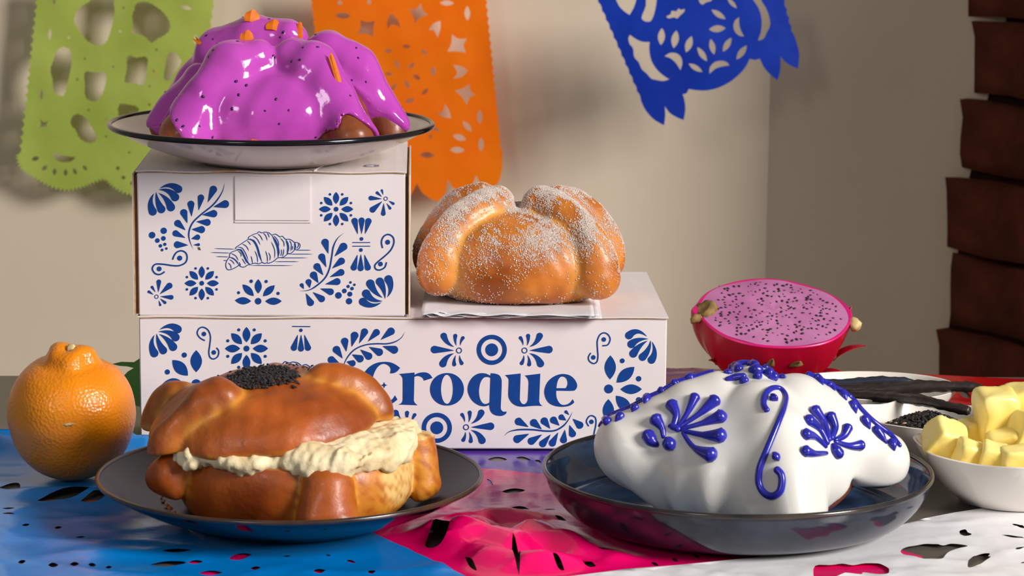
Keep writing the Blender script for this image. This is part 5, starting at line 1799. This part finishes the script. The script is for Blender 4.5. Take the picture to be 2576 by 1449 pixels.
bh += [lens(a, b, w) for a, b, w in (((1617, -20), (1720, 88), 45), ((1447, 103), (1600, 205), 60), ((1420, 315), (1600, 300), 75), ((917, 300), (905, 483), 76), ((1072, 325), (1042, 515), 80), ((1235, 385), (1175, 560), 75), ((1295, 503), (1398, 655), 62), ((1437, 415), (1475, 583), 64), ((1660, 403), (1570, 553), 65), ((1825, 485), (1715, 638), 66), ((1203, 680), (1350, 770), 56))]
banner('paper_banner', 1.0, px4, bo, bh, paper_mat('blue_tissue', lin((8, 56, 178)), lin((4, 46, 160)), tr=0.2), 'deep blue cut paper banner hanging tilted at the upper right', seed=9.0, amp=0.004)

# ------------------------------------------------------------------ cut plastic papers lying on the table
CONTACT = [(BP.x, BP.y, 0.062), (BL.x, BL.y, 0.086), (ORc.x, ORc.y, 0.022), (BDc.x, BDc.y, 0.034), (SDc.x, SDc.y, 0.026), (VDc.x, VDc.y, 0.030), (DF.x, DF.y, 0.03)]


def sstep(x):
    x = max(0.0, min(1.0, x))
    return x * x * (3 - 2 * x)


def free(x, y):
    k = 1.0
    for cx, cy, r_ in CONTACT:
        k *= sstep((math.hypot(x - cx, y - cy) - r_) / 0.030)
    if bigc.x - WB / 2 - 0.01 < x < bigc.x + WB / 2 + 0.01 and y > -0.03:
        k *= sstep((-0.004 - y) / 0.025)
    return k


def ridged(x, y, f_, seed):
    n_ = mnoise.noise(Vector((x * f_ + seed, y * f_ * 1.0, seed * 0.7)))
    return (1 - abs(n_) * 2.2) ** 2


def table_paper(name, outer, holes, z0, hfun, mat, label, step=0.0045, trace=True):
    w2 = lambda q: (lambda p: (p.x, p.y))(on_z(q[0], q[1], z0))
    O = [w2(q) for q in outer]
    H = [[w2(q) for q in h] for h in holes]
    P, T = sheet(O, H, step)
    c = P.mean(0)
    V_ = [(x - c[0], y - c[1], max(0.0, hfun(x, y))) for x, y in P]
    o_ = obj(name, V_, T, mat, loc=(c[0], c[1], z0))
    return tag(o_, label, 'cut paper', 'cut plastic papers spread on the table')


def gloss(name, c1, c2, rough=0.2):
    return nmat(name, c1, c2, scale=12, rough=rough, bump=0.25, bump_scale=28, bump_dist=0.003, spec=0.5, coat=0.05)


L_ = lens
# orange one deep under the blue
table_paper('cut_paper', [(-250, 1250), (330, 1260), (330, 1640), (-250, 1640)], [], 0.0004, lambda x, y: 0.0, gloss('orange_plastic', lin((206, 112, 30)), lin((196, 100, 24))), 'orange cut paper glimpsed through the holes of the blue one', step=0.02)
table_paper('cut_paper', [(1010, 1085), (1480, 1085), (1480, 1222), (1380, 1230), (1010, 1215)],
            [L_((1227, 1156), (1276, 1156), 13), L_((1298, 1151), (1335, 1157), 9), L_((1180, 1163), (1196, 1163), 6), L_((1345, 1158), (1362, 1163), 7)], 0.0006,
            lambda x, y: 0.0002 * free(x, y) * ridged(x, y, 45, 2), gloss('violet_plastic', lin((96, 60, 170)), lin((84, 46, 156))), 'violet cut paper peeking out below the long box')
pinkc = on_z(1290, 1370)
be0, be1 = on_z(960, 1350), on_z(1170, 1449)
ben = Vector((be1.y - be0.y, -(be1.x - be0.x), 0)).normalized() * -1
we0, we1 = on_z(1440, 1449), on_z(1900, 1402)
wen = Vector((-(we1.y - we0.y), we1.x - we0.x, 0)).normalized()


def tri(t):
    return abs((t % 1.0) - 0.5) * 2


CREASE = [(math.cos(a_), math.sin(a_), f_, p_, w_) for a_, f_, p_, w_ in ((0.35, 13, 0.1, 0.30), (1.25, 17, 0.4, 0.26), (2.15, 21, 0.8, 0.20), (2.80, 29, 0.2, 0.14), (0.9, 37, 0.6, 0.10))]


def pink_h(x, y):
    g = math.exp(-(((x - pinkc.x) / 0.060) ** 4 + ((y - pinkc.y) / 0.062) ** 4))
    p_ = Vector((x, y, 0))
    g *= sstep((p_ - be0).dot(ben) / 0.020) * sstep((p_ - we0).dot(wen) / 0.016)
    c_ = sum(w_ * tri((x * cx_ + y * cy_) * f_ + q_ + 0.6 * mnoise.noise(Vector((x * 12, y * 12, f_)))) for cx_, cy_, f_, q_, w_ in CREASE)
    return free(x, y) * (0.0004 * ridged(x, y, 34, 5) + g * 0.026 * max(0.0, c_ - 0.22))


pk = pinked([(1000, 1166), (1205, 1178), (1375, 1192), (1560, 1205), (1700, 1212)], 1.2) + [(2320, 1400), (2350, 1720), (450, 1720), (470, 1300)]
ph = [[tuple(q) for q in catmull([(1069, 1378), (1090, 1345), (1120, 1338), (1135, 1345), (1122, 1380), (1095, 1388)], True, 4)], L_((1290, 1385), (1306, 1450), 18), L_((1503, 1396), (1560, 1392), 8), L_((1458, 1420), (1500, 1428), 15),
      L_((1638, 1416), (1657, 1424), 8), L_((1690, 1405), (1706, 1413), 8), L_((1745, 1396), (1760, 1404), 7), L_((1262, 1238), (1322, 1234), 13), L_((1285, 1280), (1335, 1284), 14), L_((1356, 1294), (1398, 1289), 10), L_((1395, 1305), (1425, 1312), 8),
      L_((1310, 1345), (1345, 1352), 12), L_((1225, 1205), (1240, 1222), 8), L_((1170, 1415), (1200, 1440), 10), L_((1390, 1430), (1420, 1440), 9)]
table_paper('cut_paper', pk, ph, 0.0009, pink_h, gloss('pink_plastic', lin((246, 6, 108)), lin((232, 2, 96)), 0.2), 'crumpled hot pink cut paper between the two dark plates', step=0.0026)

bx_l = bigc.x - WB / 2


def blue_h(x, y):
    k = free(x, y)
    h_ = 0.0009 * ridged(x, y, 22, 11) + 0.0012 * ridged(x, y * 2.2, 12, 4)
    back = sstep((y + 0.052) / 0.050)
    if x < bx_l + 0.03:
        h_ += back * (0.013 + 0.008 * mnoise.noise(Vector((x * 45, 1, 2))))
        k = sstep((math.hypot(x - ORc.x, y - ORc.y) - 0.020) / 0.022)
    front = math.exp(-((y - (ORc.y - 0.036)) / 0.010) ** 2) * math.exp(-((x - ORc.x - 0.004) / 0.035) ** 2)
    return k * h_ + front * 0.003


bl = [(-330, 1128), (-40, 1132), (90, 1130), (200, 1131), (330, 1134), (345, 1139), (470, 1140)] + pinked([(540, 1158), (960, 1350), (1170, 1449), (1500, 1605)], 1.5) + [(1500, 1720), (-330, 1720)]
bhh = [[tuple(q) for q in catmull([(-4, 1229, 1), (22, 1218), (44, 1215), (51, 1222), (46, 1233), (24, 1236)], True, 4)], L_((93, 1263), (226, 1243), 15), L_((203, 1264), (272, 1250), 18), L_((378, 1422), (472, 1421), 15), L_((407, 1391), (482, 1390), 9),
       L_((576, 1410), (634, 1398), 17), L_((473, 1420.5), (511, 1416), 8), L_((500, 1447), (560, 1444), 13), L_((630, 1436), (655, 1434), 10), L_((788, 1444), (820, 1440), 11), L_((872, 1411), (896, 1416), 6), L_((713, 1404), (731, 1402), 5),
       L_((176, 1424), (199, 1424), 13), L_((222, 1424), (242, 1424), 11), L_((121, 1425), (147, 1427), 10), L_((55, 1325), (75, 1322), 6), L_((137, 1329), (156, 1327), 6), L_((5, 1283), (38, 1283), 4), L_((5, 1296), (38, 1297), 4),
       L_((190, 1354), (215, 1352), 5), L_((265, 1430), (282, 1427), 8), L_((45, 1417), (65, 1414), 8), L_((820, 1400), (832, 1402), 4), L_((925, 1444), (945, 1442), 7)]
table_paper('cut_paper', bl, bhh, 0.0016, blue_h, gloss('blue_plastic', lin((0, 138, 226)), lin((0, 126, 212)), 0.22), 'glossy sky blue cut paper under the orange and black plate', step=0.0042)

zw = lambda x, y: (2050 + x / 2.639, 900 + y / 2.639)


def white_h(x, y):
    return free(x, y) * (0.0011 * ridged(x * 0.8, y * 1.6, 26, 21) + 0.0006 * ridged(x, y, 60, 25))


we = [(1000, 1640), (1250, 1500), (1440, 1449), (1700, 1424), (1900, 1402), (2150, 1350), (2330, 1303), (2400, 1290), (2480, 1277), (2576, 1281), (2760, 1286), (2800, 1720), (1000, 1720)]
wh = [[zw(*q) for q in catmull(p, True, 3)] for p in (
    [(568, 1285), (600, 1265), (680, 1245), (740, 1235), (800, 1241), (850, 1248), (900, 1235), (960, 1240), (1015, 1258), (940, 1272), (880, 1300), (840, 1350), (790, 1343), (720, 1347), (650, 1318), (590, 1307)],
    [(960, 1152), (1000, 1143), (1015, 1160), (1042, 1172), (1000, 1190), (970, 1178)],
    [(1015, 1390), (1030, 1340), (1100, 1305), (1160, 1303), (1150, 1325), (1167, 1330), (1120, 1365), (1060, 1390)],
    [(0, 1390), (100, 1385), (180, 1375), (250, 1385), (310, 1378), (390, 1375), (440, 1380), (490, 1412), (480, 1452), (400, 1442), (320, 1430), (305, 1452), (200, 1447), (100, 1470), (0, 1470)])]
wh += [[zw(*q) for q in L_(a, b, w)] for a, b, w in (((1240, 1175), (1395, 1202), 14), ((1308, 1103), (1400, 1132), 18), ((1330, 1287), (1400, 1263), 16), ((1365, 1367), (1400, 1362), 9))]
table_paper('cut_paper', we, wh, 0.0018, white_h, gloss('white_plastic', lin((250, 249, 250)), lin((246, 245, 247)), 0.28), 'white cut paper with cloud shaped holes at the lower right', step=0.0042)
table_paper('cut_paper', [(1600, 926), (1800, 929), (2100, 935), (2300, 941), (2440, 948), (2576, 955), (2760, 962), (2760, 1060), (2300, 1040), (1600, 985)], [L_((2412, 984), (2442, 1000), 16), L_((2500, 972), (2520, 976), 7)], 0.0008,
            lambda x, y: 0.0012 * free(x, y) * ridged(x, y, 25, 31), gloss('red_plastic', lin((186, 10, 16)), lin((168, 6, 12))), 'red cut paper along the back edge of the table')

# crumpled green paper standing behind the orange
g0 = on_z(352, 1010, 0.001)
gy0 = 0.10
go2 = [(277, 922), (300, 917), (332, 918), (352, 905), (400, 890), (400, 1020), (352, 1012), (337, 1008), (322, 985), (318, 966), (306, 952), (318, 940), (332, 932), (316, 928), (296, 927)]
O = [(lambda p: (p.x, p.z))(on_y(u, v_, gy0)) for u, v_ in go2]
P, T = sheet(O, [], 0.003)
c = P.mean(0)
zmin = P[:, 1].min()
V = []
for x, z in P:
    fold = 0.012 * abs(mnoise.noise(Vector((x * 60, z * 40, 3)))) + (0.010 if z < c[1] - 0.004 else 0.0) * (c[1] - 0.004 - z) / 0.01
    V.append((x - c[0], -fold + 0.35 * (z - zmin), z - zmin))
gp = obj('cut_paper', V, T, paper_mat('leaf_green_paper', lin((70, 140, 40)), lin((110, 140, 90)), tr=0.3), loc=(c[0], gy0, max(0.0012, zmin)))
tag(gp, 'crumpled green paper standing behind the orange beside the long box', 'cut paper')
